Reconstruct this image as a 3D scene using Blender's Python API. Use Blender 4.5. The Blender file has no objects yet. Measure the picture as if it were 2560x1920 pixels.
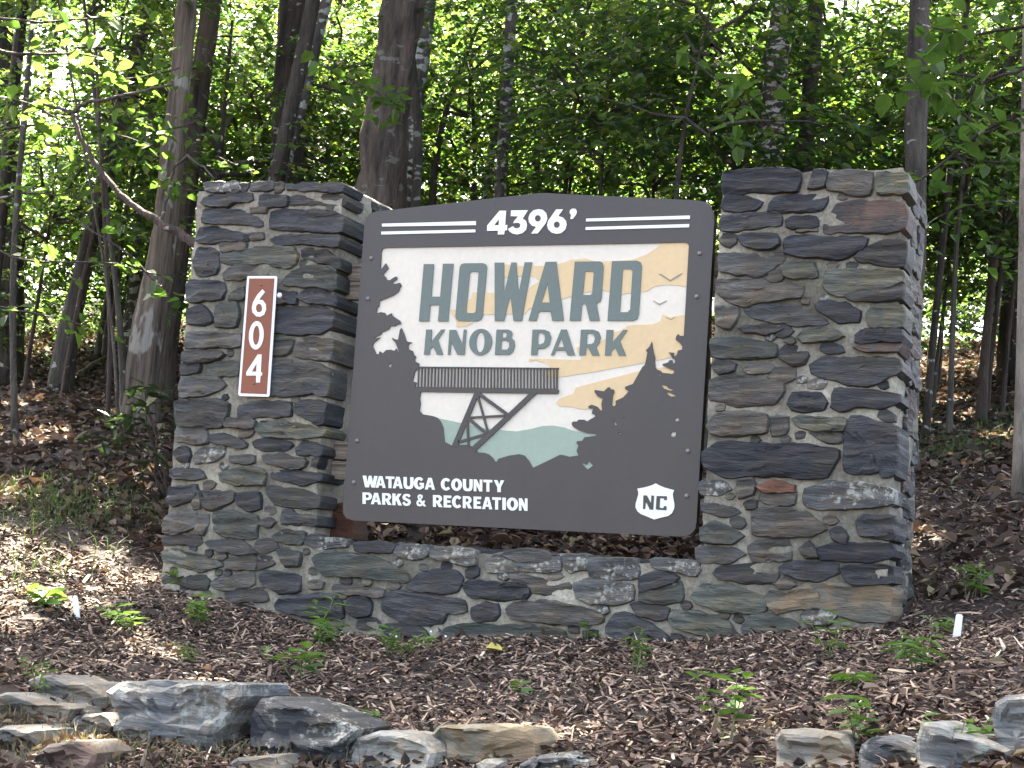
import bpy, math, random
import numpy as np
from mathutils import Vector, noise, geometry
rad = math.radians

# ------------------------------------------------------------------ camera, sky, sun, exposure
scene = bpy.context.scene
CAM = np.array([2.48, -5.66, -0.84]); FPX = 3900.0
YAW, PITCH, ROLL = rad(23.92), rad(7.03), rad(3.94)
_cy, _sy, _cp, _sp = math.cos(YAW), math.sin(YAW), math.cos(PITCH), math.sin(PITCH)
_f = np.array([-_sy * _cp, _cy * _cp, _sp]); _r = np.array([_cy, _sy, 0.0]); _u = np.cross(_r, _f)
_c, _s = math.cos(ROLL), math.sin(ROLL)
AX = np.array([_c * _r + _s * _u, -_s * _r + _c * _u, _f])
cam_data = bpy.data.cameras.new('camera')
cam_data.sensor_width = 36.0; cam_data.lens = FPX / 2560 * 36.0
cam_data.clip_start = 0.05; cam_data.clip_end = 400
cam = bpy.data.objects.new('camera', cam_data); scene.collection.objects.link(cam)
from mathutils import Matrix
m = Matrix.Identity(4)
for i in range(3):
    m[i][0], m[i][1], m[i][2], m[i][3] = AX[0][i], AX[1][i], -AX[2][i], CAM[i]
cam.matrix_world = m
scene.camera = cam

SUN_EL, SUN_AZ = rad(58), rad(-42)          # azimuth from +Y towards +X
SUN = Vector((math.sin(SUN_AZ) * math.cos(SUN_EL), math.cos(SUN_AZ) * math.cos(SUN_EL), math.sin(SUN_EL)))
world = bpy.data.worlds.new('World'); scene.world = world; world.use_nodes = True
wn = world.node_tree.nodes; bg = wn['Background']
sky = wn.new('ShaderNodeTexSky'); sky.sky_type = 'NISHITA'; sky.sun_disc = False
sky.sun_elevation = SUN_EL; sky.sun_rotation = SUN_AZ
sky.air_density = 0.55; sky.dust_density = 4.5; sky.ozone_density = 0.3
world.node_tree.links.new(sky.outputs[0], bg.inputs[0]); bg.inputs[1].default_value = 0.09
sd = bpy.data.lights.new('sun', 'SUN'); sd.energy = 5.0; sd.angle = rad(0.5); sd.color = (1.0, 0.975, 0.93)
so = bpy.data.objects.new('sun', sd); scene.collection.objects.link(so)
so.rotation_euler = SUN.to_track_quat('Z', 'Y').to_euler(); so.location = (-8, 12, 20)
scene.view_settings.view_transform = 'Standard'; scene.view_settings.look = 'None'
scene.view_settings.exposure = 4.1; scene.view_settings.gamma = 1.0
scene.view_settings.use_white_balance = True; scene.view_settings.white_balance_temperature = 7700; scene.view_settings.white_balance_tint = 5
cy = scene.cycles
cy.max_bounces = 6; cy.diffuse_bounces = 3; cy.glossy_bounces = 2; cy.transmission_bounces = 3
cy.transparent_max_bounces = 4; cy.caustics_reflective = False; cy.caustics_refractive = False
cy.use_denoising = True
try: cy.denoiser = 'OPENIMAGEDENOISE'
except Exception: pass

# ------------------------------------------------------------------ helpers
C = scene.collection
rng = np.random.default_rng(11); random.seed(5)

def ray(px, py):
    return np.array([(px - 1280) / FPX, -(py - 960) / FPX, 1.0]) @ AX
def onY(px, py, Y):
    d = ray(px, py); return CAM + d * ((Y - CAM[1]) / d[1])
CROPS = {'A': (400, 430, .30137), 'B': (380, 900, .37364), 'C': (1720, 400, .31336), 'D': (1720, 900, .44601),
         'E': (650, 1280, .27125), 'F': (1200, 1280, .27125), 'G': (0, 1500, .45208), 'H': (1000, 1500, .36166),
         'I': (1760, 1400, .36166), 'S1': (840, 470, .45208), 'S2': (840, 900, .45208),
         'P1': (1030, 630, .18083), 'P2': (1310, 630, .18079), 'P3': (1200, 500, .12206), 'P4': (890, 1170, .19892),
         'P5': (1560, 1190, .072333), 'P6': (580, 670, .20505), 'P7': (920, 640, .18079), 'P8': (1400, 820, .22911),
         'P9': (1020, 900, .18083), 'P10': (1060, 590, .30741), 'X': (0, 0, 1.0)}
def px(crop, pts):
    x0, y0, s = CROPS[crop]; return [(x0 + s * a, y0 + s * b) for a, b in pts]
def plane_pts(pxs, Y):
    out = []
    for a, b in pxs:
        p = onY(a, b, Y); out.append((p[0], p[2]))
    return out
def P3(a, b, Y):
    return Vector(onY(a, b, Y))

def h(x, y):
    x = np.asarray(x, float); y = np.asarray(y, float)
    xc = np.clip(x, -2.6, 2.2)
    b = -1.08 + .05 * xc * xc + .025 * xc
    b = b + np.where(x < -2.6, (x + 2.6) * -.03, 0) + np.where(x > 2.2, (x - 2.2) * .05, 0)
    front = .205 * np.maximum(y, -4.2) + .04 * np.minimum(y + 4.2, 0)
    yy = np.minimum(y, 15.0)
    back = .30 * yy - .0035 * yy * yy + np.where(y > 15, -.05 * (y - 15), 0)
    z = b + np.where(y < 0, front, back)
    z = z + .02 * np.sin(x * 2.3 + y * 1.7) + .012 * np.sin(x * 5.1 - y * 4.3 + 1)
    return z
def hz(x, y): return float(h(x, y))
def ground_hit(a, b):
    d = ray(a, b); t = 3.0
    while t < 60:
        p = CAM + d * t
        if p[2] < hz(p[0], p[1]): break
        t += .02
    p = CAM + d * t
    return Vector((p[0], p[1], hz(p[0], p[1])))

def mesh_np(name, V, faces_sizes, loops, mats, mat_idx=None, smooth=False):
    me = bpy.data.meshes.new(name)
    V = np.asarray(V, np.float32); loops = np.asarray(loops, np.int32); fs = np.asarray(faces_sizes, np.int32)
    me.vertices.add(len(V)); me.vertices.foreach_set('co', V.ravel())
    me.loops.add(len(loops)); me.loops.foreach_set('vertex_index', loops)
    me.polygons.add(len(fs))
    st = np.concatenate([[0], np.cumsum(fs)[:-1]]).astype(np.int32)
    me.polygons.foreach_set('loop_start', st); me.polygons.foreach_set('loop_total', fs)
    for mm in mats: me.materials.append(mm)
    if mat_idx is not None: me.polygons.foreach_set('material_index', np.asarray(mat_idx, np.int32))
    me.polygons.foreach_set('use_smooth', np.full(len(fs), smooth))
    me.update(calc_edges=True); me.validate()
    return me
class MB:
    def __init__(self): self.v = []; self.f = []; self.mi = []
    def add(self, vs, fs, mi=0):
        o = len(self.v); self.v += [tuple(p) for p in vs]
        self.f += [tuple(i + o for i in f) for f in fs]; self.mi += [mi] * len(fs)
    def mesh(self, name, mats, smooth=False):
        return mesh_np(name, self.v, [len(f) for f in self.f], [i for f in self.f for i in f], mats if isinstance(mats, list) else [mats], self.mi, smooth)
def wloc(o):
    l = Vector(o.location)
    while o.parent: o = o.parent; l += o.location
    return l
def obj(name, me, parent=None, loc=(0, 0, 0), recentre=False):
    """loc is in world space"""
    o = bpy.data.objects.new(name, me); C.objects.link(o)
    loc = Vector(loc)
    if recentre and me is not None:
        n = len(me.vertices); co = np.empty(n * 3, np.float32); me.vertices.foreach_get('co', co); co = co.reshape(-1, 3)
        c = (co.min(0) + co.max(0)) / 2; co -= c; me.vertices.foreach_set('co', co.ravel()); me.update(); loc = loc + Vector([float(k) for k in c])
    if parent is not None:
        o.parent = parent; loc = loc - wloc(parent)
    o.location = loc
    return o
def tag(o, label, cat, group=None, kind=None):
    if label: o['label'] = label
    if cat: o['category'] = cat
    if group: o['group'] = group
    if kind: o['kind'] = kind
    return o
def thing(name, label, cat, loc=(0, 0, 0), group=None, rz=0):
    o = bpy.data.objects.new(name, None); C.objects.link(o); o.location = loc; o.rotation_euler[2] = rz
    o.empty_display_size = .1
    return tag(o, label, cat, group)
def tube_into(mb, pts, radii, n=6, mi=0, cap=True):
    pts = [Vector(p) for p in pts]; rings = []
    ref = Vector((0.31, 0.17, .93))
    for i, p in enumerate(pts):
        t = (pts[min(i + 1, len(pts) - 1)] - pts[max(i - 1, 0)]).normalized()
        a = t.cross(ref)
        if a.length < .05: a = t.cross(Vector((1, 0, 0)))
        a.normalize(); b = t.cross(a)
        rings.append([p + (a * math.cos(2 * math.pi * k / n) + b * math.sin(2 * math.pi * k / n)) * radii[i] for k in range(n)])
    vs = [q for r in rings for q in r]; fs = []
    for i in range(len(pts) - 1):
        for k in range(n):
            k2 = (k + 1) % n
            fs.append((i * n + k, i * n + k2, (i + 1) * n + k2, (i + 1) * n + k))
    if cap: fs.append(tuple(range(n - 1, -1, -1))); fs.append(tuple((len(pts) - 1) * n + k for k in range(n)))
    mb.add(vs, fs, mi)

# ------------------------------------------------------------------ materials
def new_mat(name):
    mt = bpy.data.materials.new(name); mt.use_nodes = True
    return mt, mt.node_tree.nodes, mt.node_tree.links, mt.node_tree.nodes['Principled BSDF']
def ramp(nodes, stops, interp='LINEAR'):
    r = nodes.new('ShaderNodeValToRGB'); cr = r.color_ramp; cr.interpolation = interp
    while len(cr.elements) > 1: cr.elements.remove(cr.elements[-1])
    for i, (p, c) in enumerate(stops):
        e = cr.elements[0] if i == 0 else cr.elements.new(p)
        e.position = p; e.color = (*c, 1) if len(c) == 3 else c
    return r
def noise_node(nodes, links, scale, detail=5, rough=.6, vec=None, stretch=None, coord='Object'):
    tc = nodes.new('ShaderNodeTexCoord'); n = nodes.new('ShaderNodeTexNoise')
    n.inputs['Scale'].default_value = scale; n.inputs['Detail'].default_value = detail; n.inputs['Roughness'].default_value = rough
    if stretch:
        mp = nodes.new('ShaderNodeMapping'); mp.inputs['Scale'].default_value = stretch
        links.new(tc.outputs[coord], mp.inputs[0]); links.new(mp.outputs[0], n.inputs[0])
    else: links.new(tc.outputs[coord], n.inputs[0])
    return n
def mix_rgb(nodes, links, fac, a, b, mode='MIX'):
    mx = nodes.new('ShaderNodeMix'); mx.data_type = 'RGBA'; mx.blend_type = mode
    for s, v in ((0, fac), (6, a), (7, b)):
        if hasattr(v, 'links') or hasattr(v, 'is_linked'): links.new(v, mx.inputs[s])
        elif s == 0: mx.inputs[0].default_value = v
        else: mx.inputs[s].default_value = (*v, 1)
    return mx.outputs[2]
def bump(nodes, links, src, bsdf, strength=.4, dist=.01):
    b = nodes.new('ShaderNodeBump'); b.inputs['Strength'].default_value = strength; b.inputs['Distance'].default_value = dist
    links.new(src, b.inputs['Height']); links.new(b.outputs[0], bsdf.inputs['Normal']); return b
def plain(name, col, rough=.5, spec=.5):
    mt, n, l, b = new_mat(name); b.inputs['Base Color'].default_value = (*col, 1)
    b.inputs['Roughness'].default_value = rough; b.inputs['Specular IOR Level'].default_value = spec
    return mt

def slate(name, dark, mid, light, lichen=0.0, rust=None, sheen=.55):
    mt, n, l, b = new_mat(name)
    oi = n.new('ShaderNodeObjectInfo')
    st = noise_node(n, l, 6, 6, .65, stretch=(1.2, 1.2, 9))
    r = ramp(n, [(.30, dark), (.52, mid), (.72, light)]); l.new(st.outputs[0], r.inputs[0])
    big = noise_node(n, l, 7, 3, .5)
    hue = ramp(n, [(.35, (.9, .98, 1.06)), (.52, (1, 1, 1)), (.68, (1.25, 1.05, .8))]); l.new(big.outputs[0], hue.inputs[0])
    col = mix_rgb(n, l, 1.0, r.outputs[0], hue.outputs[0], 'MULTIPLY')
    rv = ramp(n, [(0, (.55, .57, .6)), (.5, (.95, .95, .95)), (1, (1.6, 1.5, 1.35))]); l.new(oi.outputs['Random'], rv.inputs[0])
    col = mix_rgb(n, l, 1.0, col, rv.outputs[0], 'MULTIPLY')
    if rust:
        rn = noise_node(n, l, 9, 4, .6); rr = ramp(n, [(.48, (0, 0, 0)), (.62, (1, 1, 1))]); l.new(rn.outputs[0], rr.inputs[0])
        col = mix_rgb(n, l, rr.outputs[0], col, rust)
    ln = noise_node(n, l, 42, 6, .75); lp = noise_node(n, l, 8, 3, .55)
    ad = n.new('ShaderNodeMath'); ad.operation = 'ADD'; l.new(ln.outputs[0], ad.inputs[0]); l.new(lp.outputs[0], ad.inputs[1])
    lt = 1.36 - lichen
    lr = ramp(n, [(lt / 2, (0, 0, 0)), (lt / 2 + .05, (1, 1, 1))])
    hf = n.new('ShaderNodeMath'); hf.operation = 'MULTIPLY'; hf.inputs[1].default_value = .5
    l.new(ad.outputs[0], hf.inputs[0]); l.new(hf.outputs[0], lr.inputs[0])
    col = mix_rgb(n, l, lr.outputs[0], col, (.36, .37, .33))
    l.new(col, b.inputs['Base Color'])
    b.inputs['Roughness'].default_value = sheen; b.inputs['Specular IOR Level'].default_value = .45
    fine = noise_node(n, l, 30, 6, .7, stretch=(1, 1, 5))
    bump(n, l, fine.outputs[0], b, .9, .012)
    return mt
SL = {'d': slate('slate_dark', (.012, .0135, .0165), (.031, .034, .040), (.085, .088, .092), .03),
      'g': slate('slate_grey', (.028, .029, .029), (.078, .078, .074), (.17, .165, .15), .07),
      'n': slate('slate_green', (.024, .028, .025), (.066, .073, .062), (.15, .15, .118), .05),
      'b': slate('slate_brown', (.022, .021, .020), (.060, .057, .052), (.145, .136, .120), .04),
      'p': slate('slate_plum', (.035, .029, .027), (.08, .068, .062), (.13, .115, .104), .02, rust=(.115, .07, .054)),
      'r': slate('slate_rust', (.07, .03, .02), (.13, .062, .04), (.17, .10, .07), .0, rust=(.10, .037, .02)),
      'o': slate('slate_ochre', (.09, .08, .06), (.19, .168, .125), (.32, .285, .22), .08, rust=(.22, .155, .09)),
      'l': slate('slate_lichen', (.035, .036, .037), (.09, .09, .085), (.20, .195, .175), .27)}

def mat_mortar():
    mt, n, l, b = new_mat('mortar')
    a = noise_node(n, l, 5, 5, .65); r = ramp(n, [(.3, (.175, .16, .128)), (.5, (.32, .292, .235)), (.7, (.47, .44, .365))]); l.new(a.outputs[0], r.inputs[0])
    c = noise_node(n, l, 2.2, 3, .5); r2 = ramp(n, [(.34, (.45, .46, .42)), (.48, (.8, .79, .76)), (.62, (1.08, 1.06, 1))]); l.new(c.outputs[0], r2.inputs[0])
    col = mix_rgb(n, l, 1, r.outputs[0], r2.outputs[0], 'MULTIPLY')
    d = noise_node(n, l, 60, 4, .8); r3 = ramp(n, [(.4, (.7, .7, .7)), (.6, (1.1, 1.1, 1.1))]); l.new(d.outputs[0], r3.inputs[0])
    col = mix_rgb(n, l, 1, col, r3.outputs[0], 'MULTIPLY')
    l.new(col, b.inputs['Base Color']); b.inputs['Roughness'].default_value = .95
    bump(n, l, d.outputs[0], b, .8, .006); return mt
MORTAR = mat_mortar()

def island_mat(name, stops, rough=.8, trans=None, spec=.3, interp='LINEAR', bumps=None):
    mt, n, l, b = new_mat(name)
    g = n.new('ShaderNodeNewGeometry'); r = ramp(n, stops, interp); l.new(g.outputs['Random Per Island'], r.inputs[0])
    l.new(r.outputs[0], b.inputs['Base Color']); b.inputs['Roughness'].default_value = rough; b.inputs['Specular IOR Level'].default_value = spec
    if trans:
        k, tint = trans
        t = n.new('ShaderNodeBsdfTranslucent'); tc = mix_rgb(n, l, 1, r.outputs[0], tint, 'MULTIPLY'); l.new(tc, t.inputs[0])
        mx = n.new('ShaderNodeMixShader'); mx.inputs[0].default_value = k
        l.new(b.outputs[0], mx.inputs[1]); l.new(t.outputs[0], mx.inputs[2]); l.new(mx.outputs[0], n['Material Output'].inputs[0])
    return mt
LEAF = island_mat('leaf_green', [(0, (.018, .044, .018)), (.4, (.036, .078, .024)), (.75, (.062, .112, .030)), (1, (.115, .155, .036))], .36, (.54, (2.05, 2.1, 1.15)), .5)
LEAFC = island_mat('leaf_canopy', [(0, (.022, .050, .018)), (.6, (.042, .085, .026)), (1, (.08, .125, .032))], .42, (.4, (1.5, 1.65, 1.0)), .45)
LEAFD = island_mat('leaf_leathery', [(0, (.018, .035, .017)), (1, (.04, .07, .03))], .3, (.15, (1.5, 1.5, .9)), .5)
WEED = island_mat('weed_leaf', [(0, (.055, .12, .032)), (.6, (.085, .165, .045)), (1, (.13, .20, .055))], .5, (.35, (1.5, 1.5, .8)), .3)
WSTEM = plain('weed_stem', (.12, .15, .05), .6)
CHIP = island_mat('mulch_chip', [(0, (.032, .020, .016)), (.22, (.075, .048, .037)), (.48, (.145, .096, .075)), (.68, (.24, .168, .132)), (.82, (.34, .245, .185)), (.93, (.46, .35, .24)), (1, (.58, .50, .41))], .85)
LITTER = island_mat('leaf_litter', [(0, (.028, .019, .015)), (.5, (.075, .05, .039)), (.8, (.14, .098, .075)), (.93, (.24, .18, .135)), (1, (.17, .16, .08))], .8, (.15, (1.2, 1, .8)))
GRASSD = island_mat('dry_grass', [(0, (.08, .075, .04)), (.5, (.17, .15, .085)), (.8, (.26, .23, .14)), (1, (.11, .15, .05))], .7, (.2, (1.2, 1.1, .8)))
GRASSG = island_mat('green_grass', [(0, (.04, .08, .025)), (1, (.08, .13, .035))], .6, (.3, (1.4, 1.4, .8)))
def mat_soil():
    mt, n, l, b = new_mat('soil')
    a = noise_node(n, l, 9, 6, .7); r = ramp(n, [(.3, (.018, .012, .010)), (.55, (.045, .03, .024)), (.75, (.09, .06, .046))]); l.new(a.outputs[0], r.inputs[0])
    l.new(r.outputs[0], b.inputs['Base Color']); b.inputs['Roughness'].default_value = .95
    f = noise_node(n, l, 45, 5, .8); bump(n, l, f.outputs[0], b, 1, .03); return mt
SOIL = mat_soil()
def bark(name, dark, light, sc=14, stretch=(1, 1, .16), lich=None, lt=.62, spot=(9, 9, 16)):
    mt, n, l, b = new_mat(name)
    a = noise_node(n, l, sc, 5, .65, stretch=stretch); r = ramp(n, [(.34, dark), (.62, light)]); l.new(a.outputs[0], r.inputs[0]); col = r.outputs[0]
    if lich:
        v = noise_node(n, l, 1, 3, .55, stretch=spot); r2 = ramp(n, [(lt, (0, 0, 0)), (lt + .04, (1, 1, 1))]); l.new(v.outputs[0], r2.inputs[0])
        col = mix_rgb(n, l, r2.outputs[0], col, lich)
    l.new(col, b.inputs['Base Color']); b.inputs['Roughness'].default_value = .9
    bump(n, l, a.outputs[0], b, 1, .06); return mt
BK = {'tan': bark('bark_tan', (.045, .032, .024), (.20, .15, .113), 20, (1, 1, .06), (.30, .27, .23), .60, (7, 7, 3)),
      'dark': bark('bark_dark', (.014, .0105, .0085), (.062, .047, .036), 15, (1, 1, .25), (.34, .33, .28), .63),
      'plate': bark('bark_plated', (.012, .009, .007), (.10, .073, .054), 13, (1, 1, .2), (.13, .12, .10), .62),
      'lich': bark('bark_lichen', (.04, .034, .03), (.12, .10, .085), 15, (1, 1, .4), (.42, .42, .37), .52),
      'grey': bark('bark_grey', (.03, .025, .02), (.098, .081, .064), 18, (1, 1, .2), (.30, .30, .26), .64),
      'scale': bark('bark_scaled', (.03, .026, .023), (.085, .07, .06), 15, (1, 1, .5), (.47, .45, .40), .50, (14, 14, 34)),
      'red': bark('bark_reddish', (.03, .02, .016), (.085, .056, .042), 18, (1, 1, .2), (.30, .30, .26), .68),
      'pale': bark('bark_pale', (.11, .09, .07), (.30, .25, .20), 14, (1, 1, .2))}
WOOD = bark('weathered_wood', (.16, .12, .085), (.40, .33, .25), 22, (.06, 1, 1))

# ------------------------------------------------------------------ ground
def axis(lo, hi, near_lo, near_hi, fine, coarse):
    a = list(np.arange(near_lo, near_hi, fine)); x = near_hi; s = fine
    while x < hi: a.append(x); s = min(s * 1.15, coarse); x += s
    a.append(hi); x = near_lo; s = fine; b = []
    while True:
        s = min(s * 1.15, coarse); x -= s
        if x <= lo: break
        b.append(x)
    return np.array([lo] + b[::-1] + a)
gx = axis(-70, 70, -5.5, 5, .09, 3); gy = axis(-30, 90, -2.6, 7, .09, 3)
GX, GY = np.meshgrid(gx, gy); GZ = h(GX, GY)
near = (np.abs(GX) < 6) & (GY > -3) & (GY < 8)
GZ = GZ + near * rng.normal(0, .007, GZ.shape)
nx, ny = len(gx), len(gy)
idx = np.arange(nx * ny).reshape(ny, nx)
q = np.stack([idx[:-1, :-1], idx[:-1, 1:], idx[1:, 1:], idx[1:, :-1]], -1).reshape(-1, 4)
me = mesh_np('ground', np.stack([GX, GY, GZ], -1).reshape(-1, 3), np.full(len(q), 4), q.ravel(), [SOIL], smooth=True)
tag(obj('ground', me), 'dark mulched soil bank rising into the woods', None, kind='structure')

# chips and litter: loose material nobody could count
def scatter_boxes(name, xy, L, Wd, T, mat, tilt=.35, lift=.012):
    n = len(xy); z = h(xy[:, 0], xy[:, 1])
    a = rng.uniform(0, 2 * np.pi, n); el = rng.normal(0, tilt, n); ro = rng.normal(0, tilt, n)
    d = np.stack([np.cos(a) * np.cos(el), np.sin(a) * np.cos(el), np.sin(el)], -1)
    s = np.stack([-np.sin(a), np.cos(a), np.zeros(n)], -1)
    up = np.cross(d, s); s2 = s * np.cos(ro)[:, None] + up * np.sin(ro)[:, None]; up = np.cross(d, s2)
    c = np.stack([xy[:, 0], xy[:, 1], z + rng.uniform(0, lift, n)], -1)
    hl, hw, ht = (L / 2)[:, None], (Wd / 2)[:, None], (T / 2)[:, None]
    tp = rng.uniform(.25, .9, n)[:, None]; tq = rng.uniform(.25, .9, n)[:, None]
    V = np.stack([c - d * hl - s2 * hw * tp, c - d * hl + s2 * hw * tp, c + d * hl + s2 * hw * tq, c + d * hl - s2 * hw * tq,
                  c - s2 * hw + up * ht * 2, c + s2 * hw + up * ht * 2], 1)
    base = (np.arange(n) * 6)[:, None]
    F4 = np.stack([base + np.array([0, 1, 5, 4]), base + np.array([4, 5, 2, 3])], 1).reshape(-1, 4)
    F3 = np.stack([base + np.array([0, 4, 3]), base + np.array([1, 2, 5])], 1).reshape(-1, 3)
    loops = np.concatenate([F4.ravel(), F3.ravel()])
    me = mesh_np(name, V.reshape(-1, 3), np.concatenate([np.full(len(F4), 4), np.full(len(F3), 3)]), loops, [mat])
    return obj(name, me)
def outside_masonry(xy):
    x, y = xy[:, 0], xy[:, 1]
    ins = (y > -.04) & (y < .55) & (x > -1.62) & (x < 1.52) & ~((x > -.8) & (x < .78) & (y > .33))
    return xy[~ins]
def rect(n, x0, x1, y0, y1): return np.stack([rng.uniform(x0, x1, n), rng.uniform(y0, y1, n)], -1)
xy = np.concatenate([rect(34000, -3.4, 2.6, -1.5, .05), rect(5000, -1, 1, .3, 2.2), rect(9000, .9, 2.8, -.3, 3.2), rect(4000, -3.4, -1.5, -.2, 1.0), rect(9000, -.6, 2.6, -2.3, -1.45)])
xy = outside_masonry(xy); n = len(xy)
big = rng.random(n) < .16
o = scatter_boxes('wood_mulch', xy, np.where(big, rng.uniform(.05, .105, n), rng.uniform(.014, .048, n)), np.where(big, rng.uniform(.006, .014, n), rng.uniform(.004, .011, n)), rng.uniform(.002, .006, n), CHIP)
tag(o, 'shredded brown wood mulch spread around the stone sign', 'mulch', kind='stuff')

def leaf_geo(pos, dirs, nrm, L, Wd, fold=.18, droop=.15):
    """6-vertex folded pointed leaves"""
    n = len(pos); d = dirs / np.linalg.norm(dirs, axis=1, keepdims=True)
    s = np.cross(d, nrm); s /= np.maximum(np.linalg.norm(s, axis=1, keepdims=True), 1e-6); up = np.cross(s, d)
    L = L[:, None]; Wd = Wd[:, None]
    f = fold * Wd; dr = droop * L
    V = np.stack([pos, pos + d * L * .28 - s * Wd * .46 + up * f, pos + d * L * .66 - s * Wd * .38 + up * (f - dr * .5), pos + d * L - up * dr,
                  pos + d * L * .66 + s * Wd * .38 + up * (f - dr * .5), pos + d * L * .28 + s * Wd * .46 + up * f], 1)
    b = (np.arange(n) * 6)[:, None]
    F = np.stack([b + np.array([0, 1, 2, 3]), b + np.array([0, 3, 4, 5])], 1).reshape(-1, 4)
    return V.reshape(-1, 3), F
def unit_jit(n, jit):
    v = rng.normal(0, jit, (n, 3)); v[:, 2] += 1; return v / np.linalg.norm(v, axis=1, keepdims=True)
def wedge(n, d0, d1, a0=0, a1=47, pw=.8):
    a = np.radians(rng.uniform(a0, a1, n)); d = d0 + (d1 - d0) * rng.random(n) ** (1 / pw)
    return np.stack([CAM[0] - np.sin(a) * d, CAM[1] + np.cos(a) * d], -1)
wd = wedge(46000, 5.8, 19, pw=.75); wd = wd[wd[:, 1] > .3]; wd = wd[~((wd[:, 0] > .9) & (wd[:, 1] < 2.6) & (rng.random(len(wd)) < .75))]
xy = np.concatenate([wd, rect(700, -3.4, 2.6, -1.45, 0), rect(3500, -3.2, 2.4, -2.4, -1.35)])
xy = outside_masonry(xy); n = len(xy)
pos = np.stack([xy[:, 0], xy[:, 1], h(xy[:, 0], xy[:, 1]) + rng.uniform(.005, .03, n)], -1)
dirs = rng.normal(0, 1, (n, 3)); dirs[:, 2] *= .25
sc = np.where((xy[:, 1] < 0), .55, 1.0)
V, F = leaf_geo(pos, dirs, unit_jit(n, .35), rng.uniform(.045, .10, n) * sc, rng.uniform(.025, .06, n) * sc, .3, .2)
tag(obj('fallen_leaves', mesh_np('fallen_leaves', V, np.full(len(F), 4), F.ravel(), [LITTER])), 'brown fallen leaves covering the forest floor', 'leaf litter', kind='stuff')

# ------------------------------------------------------------------ masonry
surround = thing('stone_sign_surround', 'slate and mortar surround of two square pillars joined by a low wall', 'stone surround', (0, .1, -1.1))
YF = -.03
def mortar_box(mb, x0, x1, y0, y1, z0, z1, step=.035, amp=.012):
    def dis(p):
        q = Vector(p); v = noise.noise_vector(q * 7) * amp + noise.noise_vector(q * 22) * amp * .45
        return q + v
    def face(o, u, v, nu, nv):
        vs = [dis(Vector(o) + Vector(u) * (i / nu) + Vector(v) * (j / nv)) for j in range(nv + 1) for i in range(nu + 1)]
        fs = [(j * (nu + 1) + i, j * (nu + 1) + i + 1, (j + 1) * (nu + 1) + i + 1, (j + 1) * (nu + 1) + i) for j in range(nv) for i in range(nu)]
        mb.add(vs, fs)
    a, b, c = x1 - x0, y1 - y0, z1 - z0
    na, nb, nc = max(1, round(a / step)), max(1, round(b / step)), max(1, round(c / step))
    face((x0, y0, z0), (a, 0, 0), (0, 0, c), na, nc); face((x1, y1, z0), (-a, 0, 0), (0, 0, c), na, nc)
    face((x1, y0, z0), (0, b, 0), (0, 0, c), nb, nc); face((x0, y1, z0), (0, -b, 0), (0, 0, c), nb, nc)
    face((x0, y0, z1), (a, 0, 0), (0, b, 0), na, nb)
def core(boxes, parent, name):
    mb = MB()
    for bx in boxes: mortar_box(mb, *bx)
    return obj(name, mb.mesh(name, MORTAR, True), parent, recentre=True)
pl = core([(-1.605, -.868, YF, .24, -1.35, .765), (-1.60, -.838, .24, .33, -1.35, .70)], surround, 'pillar')
pl['label'] = 'pillar carrying the brown number plate'
pr = core([(.80, 1.485, YF, .46, -1.35, .735)], surround, 'pillar')
pr['label'] = 'pillar with a big ochre stone at its foot'
lw = core([(-.868, .80, YF, .30, -1.35, -.755), (-.868, -.80, .125, .24, -1.0, -.645)], surround, 'low_wall')

def resample(poly, step, amp, seed, grow=.0108):
    out = []; n = len(poly)
    # light corner rounding then jitter
    for i in range(n):
        a, b = Vector(poly[i]), Vector(poly[(i + 1) % n]); k = max(1, int((b - a).length / step))
        nrm = Vector((-(b - a).y, (b - a).x)); nrm = nrm.normalized() if nrm.length else nrm
        for j in range(k):
            p = a.lerp(b, j / k)
            out.append(p + nrm * noise.noise(Vector((p.x * 28, p.y * 28, seed))) * amp * 1.6 + Vector((noise.noise(Vector((p.x * 60, p.y * 60, seed + 3))), noise.noise(Vector((p.x * 60, p.y * 60, seed + 9))))) * amp * .5)
    sm = []
    m_ = len(out)
    for i in range(m_):
        e = out[(i + 1) % m_] - out[i - 1]; e = Vector((e.y, -e.x)).normalized() * grow if e.length > 1e-6 else Vector((0, 0))
        sm.append(out[i] * .84 + (out[i - 1] + out[(i + 1) % m_]) * .08 + e)
    return sm
def area_c(poly):
    A = cx = cz = 0
    for i in range(len(poly)):
        x0, y0 = poly[i]; x1, y1 = poly[(i + 1) % len(poly)]; c = x0 * y1 - x1 * y0; A += c; cx += (x0 + x1) * c; cz += (y0 + y1) * c
    return A / 2, Vector((cx / (3 * A), cz / (3 * A)))
STONE_N = [0]
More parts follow.
